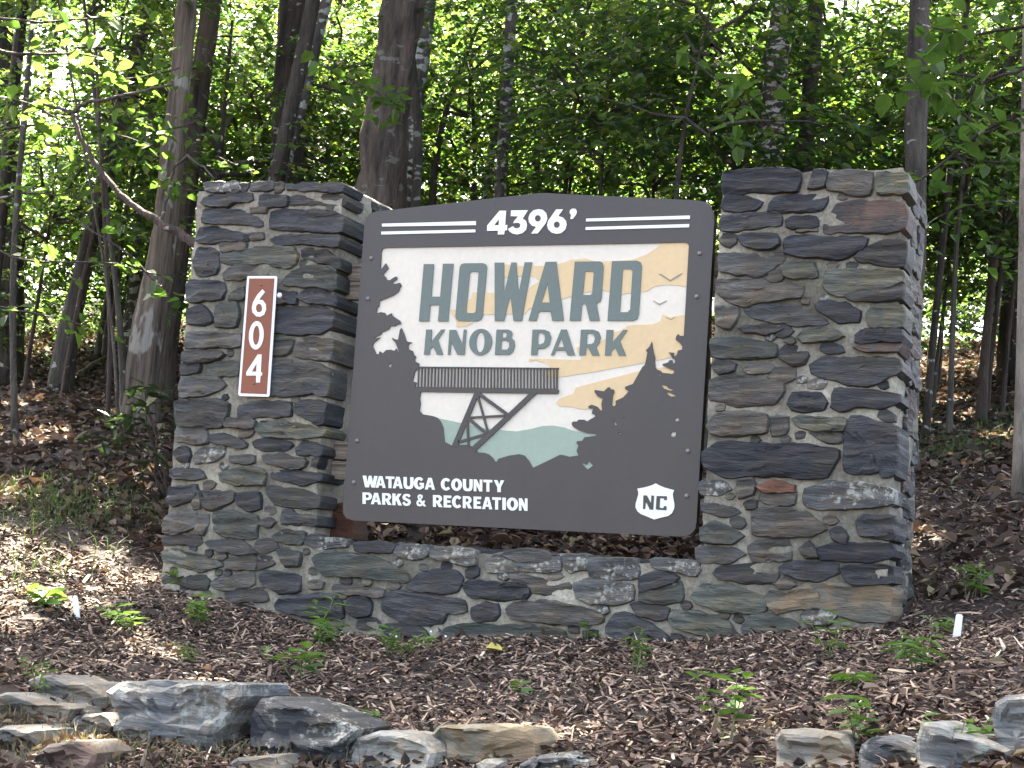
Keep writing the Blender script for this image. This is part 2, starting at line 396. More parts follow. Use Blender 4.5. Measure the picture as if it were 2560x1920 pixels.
def stone(poly, frame, prot, depth, mat, parent, name='stone', step=.014, amp=.0052, relief=.008, tilt=None, bev=.005, strata=45, back=1.0, ledge=.7, rings=(.86, .66, .44, .22)):
    """poly: list of (u,v) on the face plane; frame: (origin, uaxis, vaxis, outward normal)"""
    STONE_N[0] += 1; seed = STONE_N[0] * 1.37
    A, c = area_c(poly)
    if A < 0: poly = poly[::-1]
    pts = resample(poly, step, amp, seed); n = len(pts)
    O, U, Vv, N = [Vector(k) for k in frame]
    tu, tv = (random.uniform(-.04, .04), random.uniform(-.05, .05)) if tilt is None else tilt
    ang = random.uniform(-.12, .12)
    def rel(p):
        vv = (p - c); s = vv.y * math.cos(ang) - vv.x * math.sin(ang)
        st = noise.noise(Vector((vv.x * 5, s * strata, seed))) * .7 + noise.noise(Vector((vv.x * 14, s * 22, seed + 5))) * .5
        lv = s * 26 + noise.noise(Vector((vv.x * 6, s * 9, seed + 2))) * 1.1; led = (math.floor(lv) % 3 - 1) * .5 + noise.noise(Vector((math.floor(lv) * 3.7, vv.x * 7, seed))) * .5
        return (st * .75 + led * ledge) * relief + tu * vv.x + tv * vv.y
    def P(p, d): return O + U * p.x + Vv * p.y + N * d
    vs = []; fs = []
    ringdefs = []
    vs += [P(c + (p - c) * back, -depth) for p in pts]
    vs += [P(p, prot * .35 + rel(p) * .5) for p in pts]
    def ins(p, k):
        d = p - c; r_ = max(d.length, 1e-4); return c + d * max(.3, (1 - k / r_))
    vs += [P(ins(p, bev), prot + rel(ins(p, bev))) for p in pts]
    for s in rings: vs += [P(c + (ins(p, bev) - c) * s, prot + rel(c + (ins(p, bev) - c) * s)) for p in pts]
    vs.append(P(c, prot + rel(c)))
    nr = 3 + len(rings)
    for r_ in range(nr - 1):
        for k in range(n):
            k2 = (k + 1) % n; fs.append((r_ * n + k, r_ * n + k2, (r_ + 1) * n + k2, (r_ + 1) * n + k))
    for k in range(n): fs.append(((nr - 1) * n + k, (nr - 1) * n + (k + 1) % n, nr * n))
    if back != 1.0 or name != 'stone': fs.append(tuple(range(n - 1, -1, -1)))
    mb = MB(); mb.add(vs, fs)
    return obj(name, mb.mesh(name, mat if not isinstance(mat, str) else SL[mat]), parent, recentre=True)
FRONT = ((0, YF, 0), (1, 0, 0), (0, 0, 1), (0, -1, 0))

ST_A = [('l', [(375,95),(640,90),(650,130),(690,158),(520,160),(390,155)]), ('d', [(655,108),(730,100),(715,160),(690,160)]),
 ('d', [(765,110),(830,95),(950,95),(948,140),(850,150),(765,150)]), ('b', [(965,100),(1010,85),(1030,140),(1000,172),(960,165)]),
 ('dR', [(1050,115),(1250,108),(1400,110),(1520,118),(1520,165),(1440,160),(1060,138)]),
 ('d', [(365,270),(380,225),(560,205),(590,185),(770,185),(775,235),(650,245),(580,290),(400,280)]),
 ('d', [(840,205),(900,200),(1065,215),(1065,280),(850,290)]), ('bR', [(1075,235),(1110,205),(1440,205),(1520,212),(1520,268),(1440,260),(1090,265)]),
 ('b', [(760,310),(900,305),(890,335),(770,340)]),
 ('d', [(370,330),(500,320),(640,330),(740,360),(850,380),(850,440),(640,425),(370,415)]),
 ('dR', [(930,340),(990,325),(1410,330),(1520,375),(1520,492),(1430,495),(920,465)]),
 ('d', [(320,510),(345,475),(450,465),(570,490),(735,535),(735,565),(560,560),(430,590),(310,570)]),
 ('dR', [(930,565),(1030,535),(1200,535),(1480,560),(1520,570),(1520,615),(1430,610),(1180,590),(1000,590)]),
 ('b', [(500,600),(720,595),(715,640),(510,655)]), ('b', [(750,520),(860,520),(860,550),(750,555)]),
 ('n', [(515,680),(600,675),(800,640),(1000,630),(1110,640),(1140,690),(1130,760),(1060,785),(880,750),(620,755),(515,735)]),
 ('d', [(310,640),(420,640),(480,680),(490,780),(470,840),(390,855),(310,840),(295,760)]),
 ('bR', [(1185,660),(1220,650),(1400,670),(1520,735),(1520,800),(1420,760),(1300,740),(1190,690)]),
 ('b', [(540,850),(580,800),(640,785),(880,800),(900,870),(640,885),(540,880)]),
 ('nR', [(1020,915),(1100,840),(1220,795),(1360,790),(1520,870),(1520,940),(1430,970),(1200,940),(1040,935)]),
 ('d', [(230,940),(270,910),(530,925),(545,985),(520,1045),(300,1070),(235,1060)]),
 ('n', [(575,1060),(610,1010),(700,960),(715,1040),(690,1060)]),
 ('d', [(235,1150),(340,1110),(370,1130),(440,1240),(380,1265),(240,1255)]),
 ('n', [(475,1110),(640,1090),(660,1180),(640,1280),(475,1280)]), ('d', [(960,1030),(990,1000),(1130,1010),(1130,1090),(970,1080)]),
 ('dR', [(1145,1035),(1240,980),(1340,975),(1510,1040),(1515,1085),(1440,1100),(1250,1080)]),
 ('dR', [(900,1150),(1300,1120),(1500,1170),(1510,1280),(1350,1330),(1150,1340),(900,1320)]),
 ('g', [(230,1345),(420,1340),(690,1360),(690,1440),(220,1450)]), ('b', [(205,1500),(400,1495),(540,1520),(430,1570),(210,1570)]),
 ('g', [(940,1400),(1110,1400),(1080,1500),(935,1530)]), ('bR', [(1140,1410),(1250,1385),(1420,1410),(1520,1460),(1520,1560),(1300,1550),(1140,1520)]),
 ('g', [(930,1570),(1090,1570),(1090,1605),(930,1605)])]
ST_B = [('d', [(205,30),(325,22),(320,80),(210,98)]), ('n', [(375,60),(430,25),(590,20),(585,100),(470,105),(380,95)]),
 ('g', [(200,130),(360,130),(430,110),(500,170),(420,215),(330,240),(195,240)]),
 ('gR', [(780,60),(880,40),(1130,30),(1250,70),(1245,200),(1190,240),(1080,210),(940,240),(780,225)]),
 ('b', [(170,290),(210,275),(440,275),(515,300),(510,370),(470,445),(380,450),(180,430)]),
 ('d', [(590,310),(740,285),(930,290),(930,370),(760,375),(590,385)]), ('dR', [(965,320),(1000,280),(1170,295),(1245,330),(1240,420),(1120,425),(1060,390),(980,360)]),
 ('b', [(500,400),(640,395),(700,420),(690,450),(500,440)]), ('g', [(175,460),(360,465),(370,550),(300,560),(180,535)]),
 ('nR', [(690,440),(740,420),(900,420),(1110,470),(1120,500),(1000,515),(780,505),(720,480)]), ('g', [(385,510),(480,500),(660,575),(560,575),(390,540)]),
 ('d', [(680,550),(830,530),(940,570),(860,605),(760,600),(690,575)]), ('dR', [(970,600),(1020,555),(1100,570),(1200,605),(1110,625),(975,625)]),
 ('d', [(150,620),(190,590),(250,600),(265,640),(250,680),(190,670)]), ('l', [(295,630),(340,600),(490,590),(480,640),(430,670),(300,690)]),
 ('g', [(530,650),(690,650),(690,685),(530,680)]), ('b', [(750,640),(880,640),(1040,680),(1030,710),(950,720),(760,680)]), ('d', [(1085,665),(1160,660),(1170,690),(1140,720),(1085,705)]),
 ('d', [(130,740),(200,735),(340,755),(365,790),(250,795),(130,775)]), ('n', [(455,760),(560,735),(700,730),(760,760),(750,830),(560,830),(465,800)]),
 ('dR', [(805,765),(860,740),(1100,770),(1130,800),(1000,830),(810,780)]), ('d', [(125,860),(300,845),(310,880),(280,930),(150,970),(120,950)]),
 ('g', [(290,890),(322,880),(322,990),(290,990)]), ('b', [(335,880),(550,890),(540,930),(450,995),(370,995),(340,930)]), ('d', [(580,900),(720,890),(735,990),(660,1005),(580,970)]),
 ('bR', [(765,870),(800,850),(1020,880),(1110,920),(1100,980),(930,980),(830,960)]), ('g', [(105,1050),(240,1005),(300,1030),(300,1110),(170,1160),(85,1150)]),
 ('g', [(310,1050),(380,1040),(390,1080),(350,1165),(310,1130)]), ('n', [(420,1030),(520,1020),(710,1050),(710,1185),(500,1180),(420,1130)]),
 ('d', [(720,1080),(800,1065),(830,1090),(800,1110),(720,1100)]), ('dR', [(880,1010),(940,1005),(970,1040),(1100,1060),(1100,1100),(880,1090)]),
 ('b', [(80,1185),(330,1185),(340,1225),(80,1235)]), ('g', [(360,1220),(490,1215),(600,1215),(710,1285),(560,1290),(430,1265)]), ('n', [(810,1185),(880,1145),(1030,1160),(1010,1230),(900,1225)]),
 ('n', [(80,1290),(160,1270),(330,1310),(480,1370),(320,1410),(200,1370),(85,1340)]), ('b', [(500,1340),(690,1310),(700,1400),(500,1390)]), ('b', [(710,1330),(800,1320),(820,1360),(720,1400)]),
 ('g', [(840,1260),(990,1300),(990,1370),(900,1370)]), ('n', [(240,1455),(360,1450),(390,1480),(370,1525),(270,1525)]), ('g', [(395,1500),(450,1465),(690,1440),(690,1490),(550,1530),(440,1525)]),
 ('d', [(735,1440),(780,1420),(1000,1450),(990,1540),(860,1555),(740,1475)]), ('b', [(75,1450),(230,1450),(250,1520),(90,1520)]), ('b', [(500,1560),(760,1530),(780,1600),(520,1620)])]
ST_E = [('l', [(410,240),(480,225),(800,270),(810,310),(560,320),(420,290)]), ('d', [(880,295),(1080,290),(1250,310),(1220,365),(1000,360),(890,345)]),
 ('l', [(1260,330),(1540,325),(1545,390),(1480,425),(1330,415),(1250,370)]), ('l', [(1590,360),(1800,330),(1990,365),(1985,480),(1870,480),(1590,400)]),
 ('n', [(500,430),(640,370),(1100,440),(1360,580),(1370,640),(1200,620),(1000,600),(590,560),(540,500)]), ('d', [(1365,690),(1480,580),(1590,540),(1820,560),(1870,620),(1830,720),(1680,745),(1500,720)]),
 ('d', [(150,870),(230,800),(560,760),(720,790),(760,880),(760,970),(480,960),(170,890)]), ('d', [(800,860),(850,800),(980,795),(1030,850),(1020,940),(900,960),(830,930)]),
 ('d', [(1150,770),(1260,740),(1440,770),(1880,830),(1910,910),(1730,920),(1680,1010),(1500,1040),(1330,1010),(1140,900)]), ('b', [(640,690),(800,690),(1150,730),(1150,770),(960,760),(700,720)]),
 ('g', [(460,640),(590,650),(580,700),(470,700)]), ('d', [(1140,1060),(1270,1040),(1480,1080),(1570,1130),(1500,1160),(1200,1130)])]
ST_F = [('l', [(60,460),(130,400),(340,385),(350,520),(330,545),(80,540)]), ('d', [(-148,660),(-60,640),(100,660),(420,690),(470,740),(440,790),(200,800),(50,790),(-100,760)]),
 ('d', [(-50,890),(60,840),(170,860),(190,940),(150,990),(0,1000),(-50,970)]), ('n', [(-370,1150),(-300,1080),(-60,1040),(150,1060),(450,1060),(780,1110),(800,1160),(500,1190),(0,1200),(-300,1180)]),
 ('g', [(210,390),(470,350),(650,410),(650,450),(480,440),(360,440)]), ('l', [(370,450),(500,450),(640,455),(740,430),(740,530),(520,545),(380,520)]),
 ('l', [(780,410),(1000,410),(1005,520),(880,525),(850,555),(790,490)]), ('l', [(1015,440),(1420,440),(1460,500),(1460,600),(1220,620),(1020,580)]), ('l', [(1580,440),(1990,470),(2030,530),(2000,580),(1700,520),(1600,500)]),
 ('b', [(290,600),(430,600),(640,640),(820,650),(830,720),(700,760),(500,730),(475,680)]), ('l', [(870,670),(960,640),(1180,640),(1400,690),(1410,800),(1280,840),(1000,830),(900,780)]),
 ('d', [(1480,620),(1550,570),(1700,570),(1830,610),(1580,700),(1480,730)]), ('n', [(1590,700),(1830,620),(1860,700),(1860,820),(1650,830),(1480,810),(1480,740)]),
 ('b', [(260,900),(320,850),(600,830),(900,880),(1130,960),(1140,1000),(960,1030),(640,1010),(300,960)]), ('b', [(1390,870),(1450,850),(1740,900),(1720,980),(1640,985),(1480,940)]),
 ('d', [(1170,1100),(1250,950),(1330,940),(1560,1030),(1720,1150),(1740,1200),(1500,1230),(1300,1200)]), ('n', [(1750,970),(1790,915),(2000,930),(2290,1010),(2330,1120),(2250,1150),(2000,1110),(1800,1040)]), ('d', [(950,1110),(1080,1090),(1090,1140),(960,1140)])]
ST_C = [('d', [(290,110),(500,85),(840,85),(890,110),(870,240),(640,250),(500,250),(290,265)]), ('d', [(970,230),(1020,95),(1110,100),(1090,215)]),
 ('b', [(1120,235),(1130,130),(1180,95),(1470,100),(1440,270),(1370,275),(1260,255)]), ('nR', [(1510,110),(1720,120),(1720,260),(1520,265)]),
 ('d', [(275,380),(310,290),(380,280),(520,320),(600,345),(540,385),(480,400),(290,400)]), ('d', [(650,400),(690,315),(860,295),(1120,290),(1070,400),(870,410),(700,410)]),
 ('d', [(265,540),(280,455),(500,435),(740,440),(740,515),(560,530),(400,555),(280,555)]), ('d', [(790,490),(850,465),(1030,465),(1035,525),(900,540),(800,535)]), ('g', [(860,550),(1040,535),(1040,560),(870,568)]),
 ('pR', [(1085,500),(1150,420),(1190,360),(1290,350),(1350,330),(1440,345),(1650,350),(1720,370),(1720,540),(1580,575),(1450,565),(1240,570),(1090,575)]),
 ('g', [(250,650),(290,600),(390,610),(380,660),(330,690)]), ('d', [(400,610),(470,600),(700,605),(730,670),(690,695),(570,700),(450,670)]),
 ('d', [(785,640),(830,615),(1000,625),(1200,630),(1430,640),(1400,715),(1310,740),(1230,780),(1100,780),(930,760),(780,745)]),
 ('bR', [(1345,780),(1420,720),(1530,660),(1660,660),(1740,700),(1740,810),(1650,845),(1500,820),(1360,800)]), ('g', [(255,760),(500,755),(760,740),(760,790),(580,915),(420,905),(270,880)]),
 ('n', [(775,860),(800,830),(1000,835),(1030,935),(880,940),(775,920)]), ('nR', [(1095,1000),(1110,890),(1300,890),(1700,895),(1700,960),(1560,1010),(1350,1030),(1240,1085),(1130,1060)]),
 ('bR', [(1250,1095),(1360,1045),(1700,1005),(1690,1110),(1400,1112)]), ('b', [(240,970),(480,965),(720,1000),(920,1010),(890,1080),(740,1100),(450,1160),(320,1120),(250,1060)]),
 ('g', [(440,1180),(640,1160),(900,1190),(1000,1250),(1120,1300),(940,1310),(700,1290),(520,1240)]), ('d', [(1030,1160),(1110,1135),(1250,1150),(1370,1210),(1370,1290),(1210,1300),(1150,1240),(1040,1180)]),
 ('nR', [(1440,1230),(1490,1165),(1700,1165),(1700,1330),(1460,1330)]), ('g', [(225,1180),(400,1190),(390,1260),(330,1340),(240,1310)]), ('b', [(420,1340),(500,1330),(760,1355),(640,1375),(460,1365)]),
 ('n', [(880,1410),(960,1360),(1150,1360),(1240,1410),(1100,1440),(920,1445)]), ('dR', [(1350,1400),(1420,1365),(1690,1370),(1690,1440),(1350,1450)]), ('pR', [(1330,1490),(1690,1470),(1690,1525),(1430,1510)]),
 ('n', [(190,1440),(400,1430),(700,1480),(690,1560),(450,1580),(200,1560)]), ('b', [(740,1530),(780,1490),(920,1490),(960,1560),(930,1620),(840,1630),(740,1580)]), ('b', [(900,1120),(970,1108),(962,1140),(910,1142)])]
ST_D = [('gR', [(690,30),(760,-5),(1140,0),(1140,60),(1010,140),(900,130),(700,70)]), ('d', [(140,30),(160,10),(270,30),(260,55),(180,70)]), ('b', [(460,100),(500,50),(600,50),(600,100),(520,125)]),
 ('b', [(130,120),(260,85),(530,140),(530,175),(490,240),(300,255),(130,220)]), ('d', [(570,240),(590,190),(740,195),(780,240),(760,275),(660,285),(590,270)]),
 ('dR', [(830,170),(1000,175),(1150,195),(1140,235),(1070,265),(960,250),(900,280),(810,270)]), ('b', [(110,370),(150,320),(260,295),(440,310),(440,400),(250,420),(130,405)]), ('g', [(465,330),(560,320),(550,410),(480,420)]),
 ('n', [(595,330),(760,335),(890,340),(870,390),(700,395),(620,365)]), ('g', [(690,405),(860,415),(870,450),(800,460)]), ('dR', [(890,370),(920,320),(1120,365),(1170,380),(1150,640),(1100,655),(1090,615),(950,630),(885,610)]),
 ('d', [(90,520),(180,465),(420,480),(600,480),(840,510),(840,550),(780,650),(680,655),(430,640),(220,645),(100,600)]), ('l', [(75,690),(190,680),(240,720),(190,750),(80,745)]),
 ('g', [(285,680),(360,670),(370,750),(290,770)]), ('r', [(385,710),(480,685),(600,710),(600,733),(430,735)]), ('g', [(405,770),(440,742),(600,750),(590,800),(500,815)]),
 ('lR', [(660,800),(660,730),(800,690),(1000,700),(1140,735),(1140,800),(960,825),(680,825)]), ('g', [(315,800),(380,795),(380,830),(330,835)]), ('b', [(370,860),(460,830),(660,860),(770,950),(700,975),(560,985),(370,970)]),
 ('g', [(80,790),(200,790),(290,850),(200,870),(90,840)]), ('dR', [(950,910),(990,880),(1170,880),(1180,960),(1100,1000),(970,980)]), ('n', [(75,950),(150,910),(220,940),(310,990),(250,1020),(80,1015)]), ('d', [(800,960),(850,940),(890,990),(880,1030),(820,1000)]),
 ('b', [(350,1050),(380,1020),(560,1020),(580,1110),(480,1125),(370,1130)]), ('g', [(55,1060),(250,1065),(320,1085),(240,1130),(60,1130)]), ('g', [(630,1060),(680,1025),(730,1100),(670,1110)]),
 ('dR', [(735,1060),(840,1035),(1120,1045),(1120,1095),(1000,1125),(740,1110)]), ('b', [(150,1190),(230,1160),(400,1150),(510,1190),(490,1240),(400,1250),(200,1220)]), ('d', [(515,1165),(620,1140),(840,1150),(850,1190),(720,1230),(600,1210)]),
 ('dR', [(860,1170),(1000,1155),(1110,1160),(1110,1240),(930,1255),(890,1220)]), ('g', [(490,1250),(550,1220),(600,1260),(520,1280)]), ('n', [(30,1320),(90,1265),(240,1270),(430,1340),(440,1400),(330,1410),(180,1395),(50,1355)]),
 ('o', [(440,1330),(470,1295),(560,1310),(690,1260),(730,1330),(720,1385),(600,1390),(500,1420),(470,1390)]), ('oR', [(700,1262),(860,1265),(1100,1280),(1100,1380),(1060,1450),(960,1460),(850,1420),(735,1390)]),
 ('n', [(315,1500),(360,1440),(420,1430),(590,1470),(620,1500),(480,1550),(370,1570),(330,1530)]), ('l', [(640,1430),(720,1395),(830,1430),(800,1470),(700,1480)])]
def lay(lst, crop, parent, xmin, xmax):
    for kind, pts in lst:
        poly = plane_pts(px(crop, pts), YF)
        corner = 'R' in kind
        poly = [(min(max(x, xmin), xmax if corner else xmax - .012), z) for x, z in poly]
        if corner:
            xr = max(p[0] for p in poly); poly = [(xmax + random.uniform(-.004, .006), z) if x > xr - .03 and x > xmax - .05 else (x, z) for x, z in poly]
        poly = [(x, min(z, .80)) for x, z in poly]
        big = kind[0] in 'bgl' and random.random() < .5
        stone(poly, FRONT, random.uniform(.004, .012) if big else random.uniform(.010, .021), random.uniform(.13, .22) if corner else .05, kind[0], parent, relief=random.uniform(.006, .013))
lay(ST_A, 'A', pl, -1.625, -.855); lay(ST_B, 'B', pl, -1.625, -.855)
lay(ST_C, 'C', pr, .785, 1.497); lay(ST_D, 'D', pr, .70, 1.497)
lay(ST_E, 'E', lw, -1.2, .85); lay(ST_F, 'F', lw, -1.2, .95)
# small rubble pieces pressed into the wider joints
ALLP = [plane_pts(px(c, p), YF) for c, L_ in (('A', ST_A), ('B', ST_B), ('C', ST_C), ('D', ST_D), ('E', ST_E), ('F', ST_F)) for k, p in L_]
ALLP.append(plane_pts(px('P6', [(150,60),(580,60),(490,1600),(50,1600)]), YF))
def inpoly(x, z, poly):
    c = False; j = len(poly) - 1
    for i in range(len(poly)):
        if (poly[i][1] > z) != (poly[j][1] > z) and x < (poly[j][0] - poly[i][0]) * (z - poly[i][1]) / (poly[j][1] - poly[i][1] + 1e-12) + poly[i][0]: c = not c
        j = i
    return c
BB = [(min(p[0] for p in q_), max(p[0] for p in q_), min(p[1] for p in q_), max(p[1] for p in q_), q_) for q_ in ALLP]
def free(x, z): return not any(a <= x <= b and c <= z <= d and inpoly(x, z, q_) for a, b, c, d, q_ in BB)
random.seed(77)
for (x0, x1, z0, z1, par) in ((-1.59, -.88, -1.0, .74, pl), (.82, 1.46, -.98, .70, pr), (-.86, .78, -1.08, -.79, lw)):
    placed = []
    for w in (.055, .042, .03, .022, .016):
        for _ in range(420):
            x, z = random.uniform(x0, x1), random.uniform(z0, z1); hh = w * random.uniform(.32, .6); pts = []
            ok = all((abs(x - a) > (w + b) * 1.15 or abs(z - c) > (hh + d) * 1.3) for a, b, c, d in placed)
            if ok:
                ok = all(free(x + math.cos(t) * (w + .013), z + math.sin(t) * (hh + .011)) for t in [k * math.pi / 6 for k in range(12)]) and free(x, z)
            if not ok: continue
            placed.append((x, w, z, hh)); a0 = random.gauss(0, .12)
            for k in range(7):
                t = 2 * math.pi * k / 7 + random.uniform(-.3, .3); rr_ = random.uniform(.8, 1.15)
                u, v = math.cos(t) * w * rr_, math.sin(t) * hh * rr_; pts.append((x + u * math.cos(a0) - v * math.sin(a0), z + u * math.sin(a0) + v * math.cos(a0)))
            stone(pts, FRONT, random.uniform(.004, .011), .03, random.choice('bggdnlb'), par, step=.012, amp=.003, relief=.004, bev=.003, rings=(.6,))
# rear wing of the number-plate pillar
WING = ((0, .24, 0), (1, 0, 0), (0, 0, 1), (0, -1, 0))
for k, pts in [('l', [(1615,230),(1680,200),(1740,240),(1780,260),(1760,300),(1640,300)]), ('d', [(1610,320),(1720,350),(1740,400),(1690,445),(1630,420)]), ('d', [(1600,500),(1690,480),(1690,560),(1630,550)]), ('d', [(1590,620),(1680,570),(1680,700),(1590,715)]), ('d', [(1545,1200),(1640,1205),(1640,1310),(1550,1300)])]:
    stone([(min(x, -.826), z) for x, z in plane_pts(px('A', pts), .24)], WING, .015, .2, k, pl)
for k, pts in [('d', [(1262,80),(1350,60),(1345,200),(1255,290)]), ('d', [(1245,330),(1340,310),(1330,440),(1240,450)]), ('d', [(1235,470),(1330,460),(1320,590),(1235,590)])]:
    stone([(min(x, -.826), z) for x, z in plane_pts(px('B', pts), .24)], WING, .012, .2, k, pl)
for k, pts in [('r', [(1040,1115),(1240,1085),(1340,1080),(1345,1190),(1180,1200),(1040,1180)]), ('r', [(1130,990),(1270,970),(1300,1060),(1130,1065)])]:
    stone([(max(x, -.88), z) for x, z in plane_pts(px('B', pts), .12)], ((0, .12, 0), (1, 0, 0), (0, 0, 1), (0, -1, 0)), .012, .11, k, lw)
# stones on the outer side face of the ochre-foot pillar and the inner face of the other
def side_course(X, sign, y0, y1, z0, z1, parent, kinds):
    z = z0
    fr = ((X, 0, 0), (0, sign, 0), (0, 0, 1), (sign, 0, 0))
    while z < z1 - .03:
        hh = random.uniform(.05, .11); y = y0 + random.uniform(0, .03)
        while y < y1 - .05:
            w = random.uniform(.07, .19); e = min(y + w, y1 + .012)
            a, b = (y, e) if sign > 0 else (-e, -y)
            t = min(z + hh, z1)
            poly = [(a, z + random.uniform(.0, .012)), ((a + b) / 2, z + random.uniform(0, .012)), (b, z + random.uniform(0, .02)), (b, t - random.uniform(0, .02)), ((a + b) / 2, t - random.uniform(-.008, .008)), (a, t - random.uniform(0, .014))]
            stone(poly, fr, random.uniform(.004, .011), .05, random.choice(kinds), parent)
            y = e + random.uniform(.014, .03)
        z += hh + random.uniform(.014, .026)
side_course(1.485, 1, .16, .45, -1.05, .72, pr, 'bbgnddp')
# lichen-crusted cap stones along the top of the low wall
for i in range(9):
    x0 = -.66 + i * .158
    fr = ((0, 0, -.752), (1, 0, 0), (0, 1, 0), (0, 0, 1))
    stone([(x0, .03), (x0 + .07, .015), (x0 + .14, .035), (x0 + .145, .25), (x0 + .06, .27), (x0 + .005, .24)], fr, .012, .03, random.choice('ldgl'), lw)

# ------------------------------------------------------------------ park sign
def painted(name, col, rough=.45, spec=.45, amt=.16):
    mt, n, l, b = new_mat(name)
    a = noise_node(n, l, 2.2, 4, .6, stretch=(1.6, 1, .5)); c = noise_node(n, l, 38, 5, .7)
    r1 = ramp(n, [(.3, (1 - amt, 1 - amt, 1 - amt)), (.7, (1 + amt, 1 + amt * .95, 1 + amt * .85))]); l.new(a.outputs[0], r1.inputs[0])
    r2 = ramp(n, [(.3, (.94, .94, .95)), (.65, (1.04, 1.04, 1.03)), (.76, (1.25, 1.22, 1.17))]); l.new(c.outputs[0], r2.inputs[0])
    k = mix_rgb(n, l, 1, r1.outputs[0], r2.outputs[0], 'MULTIPLY'); k = mix_rgb(n, l, 1, k, col, 'MULTIPLY'); l.new(k, b.inputs['Base Color'])
    rr = n.new('ShaderNodeMapRange'); rr.inputs[3].default_value = rough - .1; rr.inputs[4].default_value = rough + .14; l.new(a.outputs[0], rr.inputs[0]); l.new(rr.outputs[0], b.inputs['Roughness'])
    b.inputs['Specular IOR Level'].default_value = spec
    return mt
BROWN = painted('sign_brown', (.052, .0428, .038), .40, .5, .12); CREAM = painted('sign_cream', (.72, .655, .545), .5, .4, .05)
YEL = painted('sign_yellow', (.68, .50, .28), .5, .4, .05); TEAL = painted('sign_teal', (.135, .168, .148), .5, .4, .06)
SAGE = painted('sign_sage', (.30, .375, .30), .5, .4, .05); WHITE = plain('sign_white', (.82, .85, .79), .5, .4)
STEEL = plain('bolt_steel', (.16, .15, .15), .35, .5); EDGE = plain('sign_edge_black', (.012, .012, .013), .5, .4)
BIRD = plain('sign_bird_grey', (.27, .24, .19), .5, .4)
def flat(name, contours, Yf, thick, mat, parent, edge=None, recentre=True):
    """contours in photo-traced sign-plane coordinates (x,z); first is the outline, others are holes"""
    polys = [[Vector((a, b, 0)) for a, b in c] for c in contours]
    tris = geometry.tessellate_polygon(polys)
    flatp = [p for c in polys for p in c]
    vs = [(p.x, Yf, p.y) for p in flatp] + [(p.x, Yf + thick, p.y) for p in flatp]; n = len(flatp); fs = []
    for t in tris:
        a, b, c = [flatp[i] for i in t]
        cr = (b.x - a.x) * (c.y - a.y) - (b.y - a.y) * (c.x - a.x)
        fs.append(tuple(t) if cr > 0 else tuple(t[::-1]))
    mb = MB(); mb.add(vs, fs); nf = len(fs); o = 0; side = []
    for c in polys:
        k = len(c)
        for i in range(k): side.append((o + i, o + (i + 1) % k, n + o + (i + 1) % k, n + o + i))
        o += k
    mb.f += side; mb.mi += [1 if edge else 0] * len(side)
    return obj(name, mb.mesh(name, [mat, edge] if edge else mat), parent, recentre=recentre)
def sp(crop, pts, Y=0.0): return plane_pts(px(crop, pts), Y)
def ell(cx, cy_, rx, ry, n=28, sh=0): return [(cx + rx * math.cos(t) - sh * math.sin(t), cy_ + ry * math.sin(t)) for t in [2 * math.pi * i / n for i in range(n)]]
sign = thing('park_sign', 'brown framed park sign with cut-out mountain scene hung between the pillars', 'sign', (0, 0, -.66))
outline = sp('X', [(857,1272),(859,1287),(868,1296),(884,1301),(1120,1313),(1400,1327),(1690,1341),(1712,1341),(1728,1335),(1738,1322),(1741,1305),(1763,930),(1785,560),(1784,535),(1777,515),(1764,505),(1745,501),(1560,492),(1400,484.5),(1370,482.5),(1345,483),(1320,485.5),(1130,507),(938,529),(924,534),(915,545),(911,562),(884,917)])
